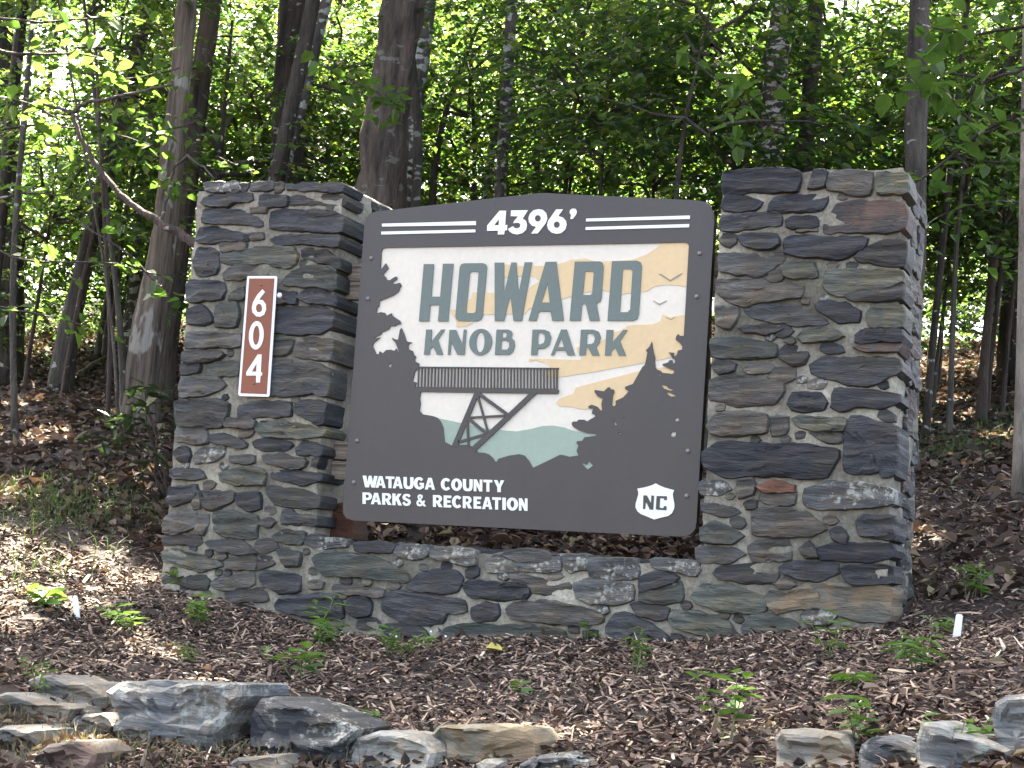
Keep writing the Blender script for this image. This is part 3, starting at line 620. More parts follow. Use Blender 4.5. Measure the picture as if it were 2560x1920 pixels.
hole = ([(953,628),(957,621),(966,619)] + [(1340,612.5)] + [(1712,606),(1720,608),(1722,616)] + px('P8', [(1350,85),(1310,85),(1290,65),(1270,85),(1260,125),(1310,165),(1335,205),(1330,235),(1285,245),(1275,290),(1250,310),(1240,290),(1245,270),(1185,265),(1205,290),(1225,330),(1250,345),(1258,370),(1240,390),(1228,375),(1222,350),(1195,350),(1180,375),(1115,395),(1125,410),(1180,440),(1245,465),(1245,485),(1225,503),(1190,495),(1120,490),(1095,465),(1060,455),(1040,430),(1030,350),(1040,335),(1020,260),(1000,150),(975,205),(935,245),(955,265),(925,400),(895,430),(850,510),(795,610),(710,640),(710,665),(750,690),(690,755),(605,795),(610,835),(590,855),(565,840),(575,740),(590,700),(585,670),(550,670),(545,650),(525,645),(510,660),(480,690),(380,675),(375,695),(410,745),(465,775),(450,830),(460,895),(440,900),(410,860),(345,835),(305,855),(315,875),(360,880),(345,930),(385,955),(380,970),(330,995),(295,1020),(265,1000),(200,1000),(185,1020),(140,1020),(125,1045),(145,1080),(200,1115),(290,1145),(390,1155),(395,1170),(370,1178),(270,1190),(240,1230),(185,1235),(180,1255),(200,1285),(180,1340),(200,1390),(130,1400),(110,1405),(30,1385)])
 + px('P9', [(2100,1310),(1730,1490),(1715,1470),(1670,1390),(1610,1320),(1540,1300),(1400,1320),(1250,1365),(1225,1405),(1205,1405),(1170,1350),(1110,1300),(1050,1280),(980,1278),(935,1245),(890,1195),(830,1170),(715,1170),(610,1185),(505,1130),(485,930),(450,850),(410,800),(350,775),(200,750),(155,700),(170,600),(160,530),(175,440),(100,405),(102,360),(115,310),(60,290),(75,240),(95,150),(145,112)])
 + px('P7', [(695,1525),(705,1490),(690,1475),(650,1460),(645,1430),(660,1390),(635,1370),(625,1340),(610,1310),(560,1290),(550,1240),(570,1210),(605,1195),(530,1180),(490,1060),(460,995),(440,1020),(415,1155),(380,1155),(330,1130),(335,1150),(380,1200),(425,1320),(415,1335),(400,1310),(390,1280),(365,1310),(320,1295),(250,1300),(205,1345),(160,1315),(145,1360),(110,1350),(85,1290),(65,1250),(75,1200),(165,1125),(85,1140),(95,1120),(175,1085),(190,1045),(215,1045),(285,1010),(310,965),(370,970),(410,940),(455,940),(440,895),(380,855),(330,820),(325,790),(255,825),(230,785),(180,775),(115,790),(125,715),(150,700),(160,620),(330,550),(345,545),(425,485),(435,440),(460,410),(440,370),(380,385),(325,370),(400,320),(395,285),(375,285),(300,335),(255,325),(245,295),(205,255),(280,165),(245,100),(185,180),(172,170)]))
small = [px('P7', [(275,1510),(335,1475),(310,1550)])] + [px('P8', k) for k in ([(1100,615),(1160,630),(1190,660),(1235,670),(1210,685),(1130,660)], [(1165,700),(1200,705),(1270,740),(1215,750),(1175,725)], [(1255,985),(1290,975),(1300,1010),(1255,1020)], [(1205,1155),(1225,1130),(1270,1135),(1255,1190),(1215,1185)], [(580,1020),(600,1020),(620,1055),(600,1065)], [(635,1140),(665,1135),(665,1150),(640,1155)], [(680,980),(715,972),(705,990)], [(225,1470),(290,1490),(310,1450),(360,1500),(300,1545)], [(1080,510),(1102,494),(1102,515),(1085,523)])]
flat('frame_panel', [outline, sp('X', hole)] + [sp('X', k) for k in small], 0, .006, BROWN, sign)
inner = sp('X', [(930,600),(1738,585),(1738,1180),(900,1180)])
board = flat('picture_board', [inner], .0065, .006, CREAM, sign)
c1 = [(650,225),(760,242),(960,240),(1090,225),(1200,190),(1310,180),(1400,205),(1520,200),(1690,190),(1800,150),(1880,100),(1925,55),(2160,40),(2135,412),(2050,397),(1960,395),(1870,407),(1805,450),(1700,455),(1620,472),(1450,440),(1280,460),(1120,512),(1000,570),(850,590),(820,630),(490,637),(330,640),(330,700),(395,705),(335,735),(260,738),(258,690),(210,615),(205,600),(330,590),(330,540),(380,505),(390,455),(500,458),(600,460),(830,455),(870,405),(935,365),(900,330),(850,318),(650,335)]
c2 = [(1935,635),(2000,657),(2125,637),(2145,640),(2145,960),(1780,1032),(1330,1112),(1095,1147),(1000,1150),(1020,1060),(980,1030),(900,1008),(850,1018),(848,993),(1270,1007),(1290,965),(1240,940),(1240,900),(1330,900),(1450,845),(1540,800),(1550,778),(1600,765),(1650,728),(1700,720),(1860,715),(1920,690)]
c3 = [(1750,1095),(1230,1230),(1210,1280),(1100,1320),(1065,1355),(1100,1385),(1180,1385),(1290,1410),(1380,1400),(1420,1440),(2145,1440),(2145,1040),(1830,1080)]
for c in (c1, c2, c3): flat('cloud', [sp('P10', c)], .0045, .002, YEL, board)
flat('mountain', [sp('X', px('P9', [(330,770),(400,800),(730,870),(1000,935),(1240,965),(1500,985),(1700,950),(1850,910),(2000,905),(2180,935)]) + px('P8', [(60,1092),(130,1115),(300,1150),(400,1160)]) + [(1710,1088),(1710,1178),(1060,1178)])], .0035, .002, SAGE, board)
for b in ([(1900,305),(1925,305),(2000,355),(2080,305),(2105,300),(2060,335),(2000,370),(1945,335)], [(1862,522),(1913,550),(1968,522),(1970,527),(1913,558),(1865,530)], [(1967,656),(2003,675),(2038,656),(2038,662),(2003,682),(1967,663)]):
    flat('bird', [sp('P10', b)], .0035, .0015, BIRD, board)
LT = [('P1', [[(160,165),(300,165),(265,615),(385,615),(425,160),(568,160),(495,955),(355,955),(375,730),(250,730),(232,955),(92,955)]]),
 ('P1', [[(715,155),(980,152),(1020,170),(1033,215),(975,880),(950,930),(905,952),(640,952),(605,925),(597,880),(655,210),(675,170)], [(815,268),(895,268),(918,285),(915,310),(878,810),(865,835),(835,842),(765,842),(747,820),(795,290)]]),
 ('P1', [[(1140,145),(1270,145),(1268,525),(1280,530),(1370,143),(1440,143),(1465,510),(1482,515),(1555,140),(1657,140),(1515,950),(1400,950),(1362,640),(1345,640),(1268,950),(1140,950)]]),
 ('P2', [[(295,135),(445,132),(547,948),(385,948),(365,820),(205,820),(165,948),(58,948)], [(322,438),(352,695),(240,695)]]),
 ('P2', [[(700,130),(1050,127),(1085,150),(1098,200),(1070,620),(1050,680),(1000,710),(1042,948),(905,948),(850,718),(830,710),(800,718),(780,948),(627,948)], [(845,268),(940,268),(962,285),(940,565),(920,592),(812,592)]]),
 ('P2', [[(1215,125),(1560,118),(1610,140),(1628,190),(1585,860),(1560,925),(1500,950),(1152,948)], [(1365,235),(1475,235),(1497,265),(1465,790),(1430,830),(1322,832)]]),
 ('P1', [[(192,1070),(272,1070),(262,1240),(400,1070),(452,1070),(355,1210),(425,1415),(340,1415),(290,1300),(245,1345),(240,1415),(162,1415)]]),
 ('P1', [[(515,1075),(605,1075),(690,1280),(712,1070),(748,1070),(722,1417),(622,1417),(540,1240),(525,1417),(490,1417)]]),
 ('P1', [ell(945, 1243, 157, 183, 30, 8), ell(942, 1245, 58, 140, 24, 6)]),
 ('P1', [[(1165,1072),(1320,1070),(1370,1090),(1385,1130),(1365,1180),(1410,1225),(1418,1290),(1390,1380),(1340,1417),(1142,1418)], [(1248,1105),(1290,1105),(1308,1130),(1300,1170),(1280,1183),(1240,1187)], [(1235,1222),(1300,1220),(1340,1250),(1340,1310),(1310,1347),(1228,1348)]]),
 ('P2', [[(115,1070),(280,1072),(345,1100),(375,1180),(350,1275),(285,1330),(185,1335),(180,1422),(93,1422)], [(195,1115),(240,1115),(280,1140),(288,1200),(270,1255),(225,1275),(188,1275)]]),
 ('P2', [[(510,1070),(588,1070),(700,1425),(600,1425),(568,1360),(435,1360),(408,1425),(368,1425)], [(512,1180),(550,1313),(460,1313)]]),
 ('P2', [[(785,1072),(960,1072),(1030,1100),(1058,1180),(1040,1260),(995,1310),(1042,1430),(940,1430),(885,1325),(860,1318),(850,1425),(760,1425)], [(870,1122),(925,1122),(965,1145),(978,1200),(960,1255),(920,1272),(862,1272)]]),
 ('P2', [[(1138,1075),(1230,1075),(1222,1245),(1370,1075),(1430,1075),(1325,1230),(1408,1432),(1310,1432),(1258,1320),(1210,1365),(1200,1430),(1115,1430)]])]
for crop, cs in LT: flat('letter', [sp(crop, c) for c in cs], .0015, .003, TEAL, board)
for cs in ([[(405,222),(540,222),(520,515),(565,515),(557,622),(512,628),(500,708),(368,710),(372,632),(148,635),(152,525)], [(393,395),(388,520),(293,520)]],
           [[(640,215),(990,212),(880,380),(945,430),(968,510),(950,610),(880,680),(770,710),(670,690),(600,640),(580,595),(680,540),(720,580),(780,585),(825,555),(830,500),(790,470),(685,478),(700,440),(785,338),(635,335)]],
           [[(1050,690),(1185,690),(1350,480),(1385,380),(1360,270),(1290,205),(1200,190),(1100,215),(1030,280),(995,375),(1010,460),(1070,530),(1155,552)], ell(1190, 380, 62, 66, 18)],
           [[(1565,195),(1705,195),(1610,330),(1700,360),(1765,430),(1780,510),(1750,610),(1670,680),(1570,697),(1470,670),(1400,600),(1380,520),(1400,430)], ell(1578, 510, 62, 66, 18)],
           [[(1855,392),(1905,392),(1980,290),(1988,230),(1960,185),(1900,178),(1850,210),(1838,265),(1870,310)]]):
    flat('numeral', [sp('P3', c) for c in cs], -.003, .0025, WHITE, sign)
for s in ([(256,198),(775,184),(775,206),(256,214)], [(252,242),(772,230),(772,246),(252,258)], [(1385,170),(1958,153),(1958,172),(1383,186)], [(1382,217),(1955,200),(1953,218),(1380,233)]):
    flat('stripe', [sp('S1', s)], -.003, .0025, WHITE, sign)
shield = flat('shield', [sp('P5', [(1105,255),(1210,320),(1400,400),(1740,490),(1690,620),(1700,720),(1750,980),(1740,1130),(1660,1290),(1540,1380),(1250,1450),(1050,1505),(850,1420),(600,1320),(470,1220),(405,1080),(410,960),(480,720),(505,620),(500,540),(465,440),(720,395),(950,330)])], -.003, .0025, WHITE, sign)
for c in ([(680,670),(800,670),(925,910),(945,910),(955,675),(1050,680),(1020,1165),(900,1160),(800,940),(760,930),(745,1145),(665,1140)], [(1140,690),(1480,700),(1500,730),(1490,840),(1405,835),(1395,775),(1260,765),(1240,1080),(1300,1110),(1380,1105),(1390,1040),(1470,1045),(1485,1080),(1475,1185),(1140,1165),(1110,1140)]):
    flat('letter', [sp('P5', c)], -.0045, .0013, BROWN, shield)
# viewing platform cut from the brown layer
def bar(a, b, th):
    a, b = Vector(a), Vector(b); d = (b - a).normalized(); nn = Vector((-d.y, d.x)) * th / 2
    return [tuple(a + nn), tuple(b + nn), tuple(b - nn), tuple(a - nn)]
def multi(name, polys, Yf, thick, mat, parent, dy=.0002):
    mb = MB()
    for i, p in enumerate(polys):
        k = len(p); y = Yf - dy * (i % 7); A, _ = area_c(p)
        if A < 0: p = p[::-1]
        vs = [(a, y, b) for a, b in p] + [(a, y + thick, b) for a, b in p]
        mb.add(vs, [tuple(range(k))] + [(j, (j + 1) % k, k + (j + 1) % k, k + j) for j in range(k)])
    return obj(name, mb.mesh(name, mat), parent, recentre=True)
flat('platform_deck', [sp('P9', [(95,370),(2060,398),(2085,420),(2080,455),(2060,467),(165,437),(95,405)])], -.0006, .006, BROWN, sign)
rails = [[(135,90),(2085,108),(2080,128),(135,109)], [(2045,110),(2070,110),(2068,410),(2045,410)]]
for i in range(42):
    xt = 147 + 45.5 * i; xb = xt - 14 * (1 - i / 42) + 4; yt = 98 + 18 * i / 42; yb = 378 + 26 * i / 42
    rails.append([(xt - 8, yt), (xt + 8, yt), (xb + 8, yb), (xb - 8, yb)])
multi('platform_railing', [sp('P9', r) for r in rails], -.0008, .005, BROWN, sign)
tr = [[(922,445),(985,445),(850,790),(715,1110),(690,1200),(600,1200)], [(1690,450),(1790,450),(1250,960),(925,1265),(880,1205),(1380,745)], bar((960,455),(1390,765),46), bar((965,500),(1105,1000),26), bar((830,797),(1345,768),28), bar((840,815),(1085,1015),42), bar((822,860),(835,1185),28), bar((695,1135),(1060,1030),36)]
multi('platform_truss', [sp('P9', t) for t in tr], -.0016, .006, BROWN, sign)
# lettering of the county line, fitted word by word
def arc(cx, cz, rx, rz, a0, a1, n=14): return [(cx + rx * math.cos(rad(a0 + (a1 - a0) * i / n)), cz + rz * math.sin(rad(a0 + (a1 - a0) * i / n))) for i in range(n + 1)]
GL = {'T': [[(0,1),(0,.79),(.33,.79),(.33,0),(.67,0),(.67,.79),(1,.79),(1,1)]], 'I': [[(0,0),(1,0),(1,1),(0,1)]],
 'E': [[(0,0),(1,0),(1,.21),(.42,.21),(.42,.4),(.88,.4),(.88,.6),(.42,.6),(.42,.79),(1,.79),(1,1),(0,1)]],
 'N': [[(0,0),(.3,0),(.3,.52),(.66,0),(1,0),(1,1),(.7,1),(.7,.48),(.34,1),(0,1)]],
 'K': [[(0,0),(.34,0),(.34,.34),(.42,.44),(.64,0),(1.04,0),(.66,.62),(1,1),(.62,1),(.34,.66),(.34,1),(0,1)]],
 'A': [[(0,0),(.29,0),(.35,.2),(.65,.2),(.7,0),(1,0),(.68,1),(.34,1)], [(.41,.39),(.6,.39),(.51,.74)]],
 'W': [[(.17,0),(.42,0),(.5,.42),(.58,0),(.82,0),(1,1),(.77,1),(.69,.45),(.59,1),(.42,1),(.32,.45),(.24,1),(0,1)]],
 'Y': [[(.34,0),(.67,0),(.67,.4),(1,1),(.67,1),(.51,.62),(.34,1),(0,1),(.34,.4)]],
 'U': [[(0,1),(0,.34),(.1,.08),(.3,-.02),(.7,-.02),(.9,.08),(1,.34),(1,1),(.68,1),(.68,.36),(.6,.23),(.5,.2),(.4,.23),(.33,.36),(.33,1)]],
 'O': [arc(.5,.5,.53,.53,0,345,23), arc(.5,.5,.18,.3,0,340,17)],
 'C': [arc(.52,.5,.53,.53,42,318,20) + [(.74,.3)] + arc(.52,.5,.18,.3,300,60,14) + [(.74,.7)]],
 'G': [arc(.52,.5,.53,.53,45,310,20) + [(.97,.14),(.97,.55),(.55,.55),(.55,.36),(.68,.36),(.68,.28)] + arc(.52,.5,.18,.3,292,60,14) + [(.74,.7)]],
 'P': [[(0,0),(.34,0),(.34,.34),(.62,.34),(.9,.45),(1,.67),(.92,.88),(.7,1),(0,1)], [(.34,.54),(.55,.54),(.66,.61),(.66,.74),(.55,.81),(.34,.81)]],
 'R': [[(0,0),(.33,0),(.33,.34),(.4,.34),(.64,0),(1.05,0),(.74,.4),(.93,.52),(1,.69),(.93,.88),(.72,1),(0,1)], [(.33,.54),(.54,.54),(.65,.61),(.65,.74),(.54,.81),(.33,.81)]],
 'S': [[(.02,.22),(.2,.02),(.5,-.02),(.82,.04),(1,.28),(.92,.5),(.62,.6),(.38,.69),(.36,.77),(.46,.83),(.62,.8),(.78,.71),(.96,.86),(.8,.98),(.5,1.02),(.18,.96),(.02,.74),(.1,.53),(.4,.42),(.64,.34),(.66,.24),(.54,.17),(.38,.2),(.2,.35)]],
 '&': [[(0,.25),(.1,.06),(.35,-.02),(.6,.04),(.72,.12),(.85,0),(1.1,0),(.88,.25),(1,.5),(.78,.5),(.73,.38),(.52,.58),(.72,.75),(.7,.93),(.45,1.02),(.2,.95),(.12,.78),(.25,.56),(.05,.42)], [(.37,.66),(.5,.76),(.46,.87),(.36,.85),(.32,.75)], [(.31,.42),(.55,.2),(.42,.15),(.27,.2),(.23,.32)]]}
def put_letters(word, spans, top, bot):
    for ch, (x0, x1) in zip(word, spans):
        cs = []
        for c in GL[ch]:
            q_ = []
            for u, v in c:
                x = x0 + (x1 - x0) * u; q_.append((x, bot(x) + (top(x) - bot(x)) * v))
            cs.append(sp('P4', q_))
        flat('letter', cs, -.0025, .002, WHITE, sign)
put_letters('WATAUGACOUNTY', [(85,275),(248,375),(375,485),(465,590),(600,725),(730,860),(868,995),(1070,1195),(1203,1330),(1345,1468),(1482,1590),(1605,1715),(1735,1865)], lambda x: 95 + (x - 85) * .0345, lambda x: 241 + (x - 85) * .0365)
put_letters('PARKS&RECREATION', [(85,205),(190,318),(332,445),(460,575),(584,693),(762,872),(970,1085),(1105,1200),(1210,1335),(1345,1455),(1480,1575),(1588,1715),(1715,1825),(1842,1885),(1900,2035),(2050,2158)], lambda x: 306 + (x - 80) * .0375, lambda x: 450 + (x - 80) * .0432)
# bolts
def dome(name, c, r, mat, parent):
    mb = MB(); n = 10; vs = []
    for j, (rr, d) in enumerate(((1, 0), (.92, .45), (.6, .75), (.0, .85))):
        vs += [(c[0] + rr * r * math.cos(2 * math.pi * k / n), c[1] - d * r * .8, c[2] + rr * r * math.sin(2 * math.pi * k / n)) for k in range(n)]
    fs = [(j * n + k, j * n + (k + 1) % n, (j + 1) * n + (k + 1) % n, (j + 1) * n + k) for j in range(3) for k in range(n)]
    mb.add(vs, fs); return obj(name, mb.mesh(name, mat, True), parent, recentre=True)
for a, b in ((928,646), (920,747), (893,1102), (885,1206), (1749,634), (1742,742), (1720,1128), (1717,1240)):
    x, z = plane_pts([(a, b)], 0)[0]; dome('bolt', (x, -.0002, z), .0095, STEEL, sign)
# backing frame behind the panel
def box(mb, x0, x1, y0, y1, z0, z1):
    mb.add([(x0,y0,z0),(x1,y0,z0),(x1,y1,z0),(x0,y1,z0),(x0,y0,z1),(x1,y0,z1),(x1,y1,z1),(x0,y1,z1)], [(0,1,5,4),(1,2,6,5),(2,3,7,6),(3,0,4,7),(4,5,6,7),(3,2,1,0)])
A_, c_ = area_c(outline)
flat('backing_panel', [[(c_[0] + (x - c_[0]) * .992, c_[1] + (z - c_[1]) * .992) for x, z in outline]], .0135, .045, EDGE, sign)
for (ya, za) in ((0, .405), (0, .325), (0, -.36), (0, -.445)):
    mb = MB(); box(mb, -.862, .79, .06, .098, za - .038, za + .038); obj('mounting_board', mb.mesh('mounting_board', WOOD), sign, recentre=True)

# ------------------------------------------------------------------ number plate on the pillar
plate = thing('number_plate', 'narrow upright rust-brown plate with white numerals 604', 'number sign', (-1.25, -.055, -.2))
YP = -.06
RUSTP = painted('plate_rust_brown', (.225, .066, .031), .42, .4, .12); PWHITE = plain('plate_white', (.83, .84, .82), .45, .4)
flat('backing', [sp('P6', [(195,98),(535,98),(550,115),(455,1555),(440,1570),(90,1560),(75,1540),(185,110)], YP)], YP, .004, PWHITE, plate)
flat('face', [sp('P6', [(212,128),(518,128),(424,1538),(105,1525)], YP)], YP - .0015, .0015, RUSTP, plate)
for cs in ([[(375,262),(405,295),(335,385),(380,395),(415,440),(420,510),(395,570),(350,597),(300,590),(255,545),(245,490),(260,420),(310,330)], [(325,435),(355,445),(372,480),(368,525),(340,543),(310,535),(295,500),(300,460)]],
           [ell(300, 822, 90, 174, 30, 8), ell(300, 822, 40, 118, 24, 6)],
           [[(318,1055),(365,1055),(355,1270),(372,1275),(370,1310),(352,1315),(345,1398),(297,1398),(300,1312),(178,1312),(178,1270),(185,1260)], [(305,1160),(300,1265),(245,1265)]]):
    flat('numeral', [sp('P6', c, YP) for c in cs], YP - .003, .0015, PWHITE, plate)
for a, b in px('P6', [(357, 207), (270, 1410)]):
    x, z = plane_pts([(a, b)], YP)[0]; dome('screw', (x, YP - .0016, z), .005, RUSTP, plate)
x, z = plane_pts(px('P6', [(566, 328)]), YP)[0]
tag(dome('reflector_button', (x, YP + .01, z), .012, PWHITE, None), 'small round white button beside the number plate', 'button')

# ------------------------------------------------------------------ border stones in front of the bed
ROCKS = [
 ('G', [(180,450),(300,425),(400,470),(460,465),(590,540),(560,562),(460,560),(350,575),(250,562),(190,500)], 'h', 'angular brown-grey stone leaning behind the layered border block', .2),
 ('G', [(640,500),(700,470),(950,470),(1150,480),(1330,470),(1330,530),(1260,640),(1200,750),(1180,812),(720,812),(690,720)], 'q', 'largest border block, boxy and streaked with pale lichen', .3),
 ('G', [(1400,680),(1450,560),(1560,560),(1740,630),(1960,720),(1890,800),(1880,862),(1780,890),(1580,822),(1400,750)], 'k', 'dark tilted border slab speckled with white lichen', .25),
 ('X', [(877,1884),(900,1853),(954,1835),(1020,1842),(1060,1860),(1085,1885),(1078,1912),(1000,1925),(880,1922)], 'q', 'low rounded grey stone wedged between dark slab and tan block', .2),
 ('H', [(240,930),(290,890),(530,885),(900,910),(960,990),(975,1060),(930,1100),(700,1112),(300,1132),(250,1060)], 'o', 'long tan border block split by a horizontal crack', .2),
 ('H', [(330,1140),(600,1118),(690,1128),(690,1210),(330,1210)], 'q', 'flat grey stone under the cracked tan block', .2),
 ('H', [(740,1125),(900,1115),(1180,1092),(1300,1140),(1310,1210),(740,1210)], 'q', 'flat pale lichened stone beside the cracked tan block', .22),
 ('G', [(330,690),(440,650),(600,640),(660,690),(450,742),(340,722)], 'h', 'thin grey slab lying against the big layered block', .2),
 ('G', [(0,740),(60,710),(200,740),(220,790),(180,812),(-60,815),(-60,760)], 'h', 'broad flat grey slab in the dry grass', .25),
 ('G', [(100,905),(290,820),(430,800),(520,860),(500,945),(100,945)], 'p', 'rounded pinkish stone lying in dead leaves', .2),
 ('G', [(0,545),(60,530),(210,580),(370,612),(330,650),(100,642),(0,620)], 'h', 'low grey slab under the angular brown-grey stone', .22),
 ('G', [(380,612),(500,600),(600,620),(540,662),(400,652)], 'h', 'small flat brown stone tucked beside the layered block', .15),
 ('G', [(1210,928),(1330,885),(1550,880),(1600,960),(1200,960)], 'h', 'half-buried greenish stone below the dark tilted slab', .2),
 ('I', [(530,1230),(550,1205),(690,1220),(960,1230),(1010,1400),(1000,1450),(860,1450),(540,1450)], 'h', 'squarish grey-brown border stone next to the yellow-green weed', .22),
 ('I', [(1110,1290),(1250,1260),(1400,1290),(1540,1390),(1550,1450),(1110,1450)], 'q', 'sloping bluish lichened stone behind green weeds', .22),
 ('I', [(1505,1240),(1530,1150),(1700,1170),(1730,1220),(1950,1260),(2100,1330),(2145,1450),(1540,1450)], 'q', 'large whitish lichened border stone with a raised corner', .26),
 ('I', [(2030,1000),(2100,960),(2280,950),(2330,1200),(2280,1340),(2130,1315),(2060,1290),(2030,1150)], 'q', 'upright grey mossy boulder at the end of the border', .3)]
SL['k'] = slate('slate_speckled', (.04, .041, .042), (.10, .10, .10), (.19, .19, .18), .26)
SL['q'] = slate('rock_lichen', (.08, .08, .077), (.20, .20, .19), (.36, .355, .33), .29)
SL['h'] = slate('rock_grey', (.07, .067, .062), (.17, .163, .148), (.30, .288, .255), .18)
for crop, pts, k, lab, dep in ROCKS:
    q = px(crop, pts); yb = max(p[1] for p in q); xm = sum(p[0] for p in q) / len(q)
    Y = ground_hit(xm, min(yb, 1960))[1] + .02
    poly = plane_pts(q, Y); zb = min(p[1] for p in poly)
    poly = [(x, z - (.06 if z < zb + .035 else 0)) for x, z in poly]
    o = stone(poly, ((0, Y, 0), (1, 0, 0), (0, 0, 1), (0, -1, 0)), .03, dep, k, None, 'border_stone', step=.02, amp=.007, relief=.026, tilt=(random.uniform(-.08, .08), -.15), bev=.010, strata=24, back=.9, ledge=1.1, rings=(.92, .8, .64, .46, .25))
    tag(o, lab, 'stone', 'border stones in front of the mulch bed')

# ------------------------------------------------------------------ trees
def limb(mb, a, b, r0, r1, n=5, seg=4, wob=.08):
    a, b = Vector(a), Vector(b); L = (b - a).length; pts = []
    for i in range(seg + 1):
        t = i / seg; p = a.lerp(b, t)
        if 0 < i < seg: p += Vector(rng.normal(0, wob * L * .5, 3))
        p.z += math.sin(t * math.pi) * L * .06
        pts.append(p)
    tube_into(mb, pts, [r0 + (r1 - r0) * i / seg for i in range(seg + 1)], n, cap=False)
    return pts
def make_crown(seed, R, nspray, nleaf, L0, L1, mat, flat_=.35, limbs=9, core_=.25):
    global rng
    keep = rng; rng = np.random.default_rng(seed)
    rx, rz = R; mb = MB(); tips = []
    for i in range(limbs):
        a = 2 * math.pi * (i + rng.random()) / limbs; z0 = -rz * .8 + rng.random() * rz * 1.3
        e = Vector((math.cos(a) * rx * .8, math.sin(a) * rx * .8, min(rz * .9, z0 + rx * rng.uniform(.1, .45))))
        tips += limb(mb, (0, 0, z0), e, .011 * rx + .004, .004, 5, 5)[1:]
    pos = []; dr = []; nm = []
    for i in range(nspray):
        b = tips[rng.integers(len(tips))]
        s = b + Vector(rng.normal(0, rx * .16, 3)); s.z += rng.normal(0, rz * .16)
        out = Vector((s.x, s.y, 0)); out = out.normalized() if out.length > .1 else Vector((1, 0, 0))
        d = (out * .8 + Vector(rng.normal(0, .55, 3)) + Vector((0, 0, -.12))); d.z *= .5; d.normalize()
        tl = rng.uniform(.35, .75) * (L0 / .08)
        limb(mb, s, s + d * tl, .0035, .0015, 3, 2, .04)
        side = d.cross(Vector((0, 0, 1))).normalized()
        for j in range(nleaf):
            t = (j + .6) / nleaf; sg = 1 if j % 2 else -1
            p = s + d * tl * t; p.z -= t * t * .05
            pos.append(p); dr.append(d * rng.uniform(.5, 1.0) + side * sg * rng.uniform(.4, 1.0) + Vector((0, 0, rng.normal(-.15, .22))))
            v = rng.normal(0, flat_, 3); v[2] += 1; nm.append(v)
    n = len(pos); pos = np.array([tuple(p) for p in pos]); dr = np.array([tuple(p) for p in dr]); nm = np.array(nm)
    Ls = rng.uniform(L0, L1, n)
    V, F = leaf_geo(pos, dr, nm, Ls, Ls * rng.uniform(.55, .8, n), .12, .16)
    me = mesh_np('crown', V, np.full(len(F), 4), F.ravel(), [mat])
    rng = keep
    return me, mb.mesh('twigs', BK['grey'], True)
UND = [make_crown(100 + i, (rx, rz), int(ns * 1.35), 9, .05, .088, LEAF, .42) for i, (rx, rz, ns) in enumerate(((1.25, .8, 190), (1.5, .7, 210), (1.0, 1.0, 160), (1.4, 1.0, 220)))]
CAN = [make_crown(200 + i, (rx, rz), ns, 10, .10, .15, LEAFC, .42, 13) for i, (rx, rz, ns) in enumerate(((2.4, 1.5, 520), (2.8, 1.3, 560), (2.1, 1.8, 480)))]

CROWNS = []
def add_crown(tree, variant, loc, sc, rz):
    me, br = variant
    for nm_, mm in (('crown', me), ('twigs', br)):
        o = bpy.data.objects.new(nm_, mm); C.objects.link(o); o.parent = tree
        if nm_ == 'twigs': o['kind'] = 'stuff'
        CROWNS.append(o)
        o.location = Vector(loc) - Vector(tree.location); o.rotation_euler = (0, 0, rz); o.scale = (sc, sc, sc)
def trunk_mesh(pts, radii, mat, n=9, knob=.05, seed=0, seg=.28):
    """resampled, slightly knobbly tapering tube"""
    P = [Vector(p) for p in pts]; out = []; rr = []
    for i in range(len(P) - 1):
        k = max(2, int((P[i + 1] - P[i]).length / seg))
        for j in range(k):
            t = j / k; out.append(P[i].lerp(P[i + 1], t)); rr.append(radii[i] * (1 - t) + radii[i + 1] * t)
    out.append(P[-1]); rr.append(radii[-1])
    # smooth the line
    for _ in range(2): out = [out[0]] + [out[i] * .5 + (out[i - 1] + out[i + 1]) * .25 for i in range(1, len(out) - 1)] + [out[-1]]
    mb = MB(); tube_into(mb, out, rr, n)
    for i, v in enumerate(mb.v):
        c = out[i // n]; d = Vector(v) - c
        w = 1 + noise.noise(Vector(v) * 6 + Vector((seed, 0, 0))) * knob * 2.2 + noise.noise(Vector((v[0] * 30, v[1] * 30, v[2] * 2.5)) + Vector((seed, 0, 0))) * knob * 2.2
        mb.v[i] = tuple(c + d * w)
    return mb.mesh('trunk', mat, True)
TN = [0]
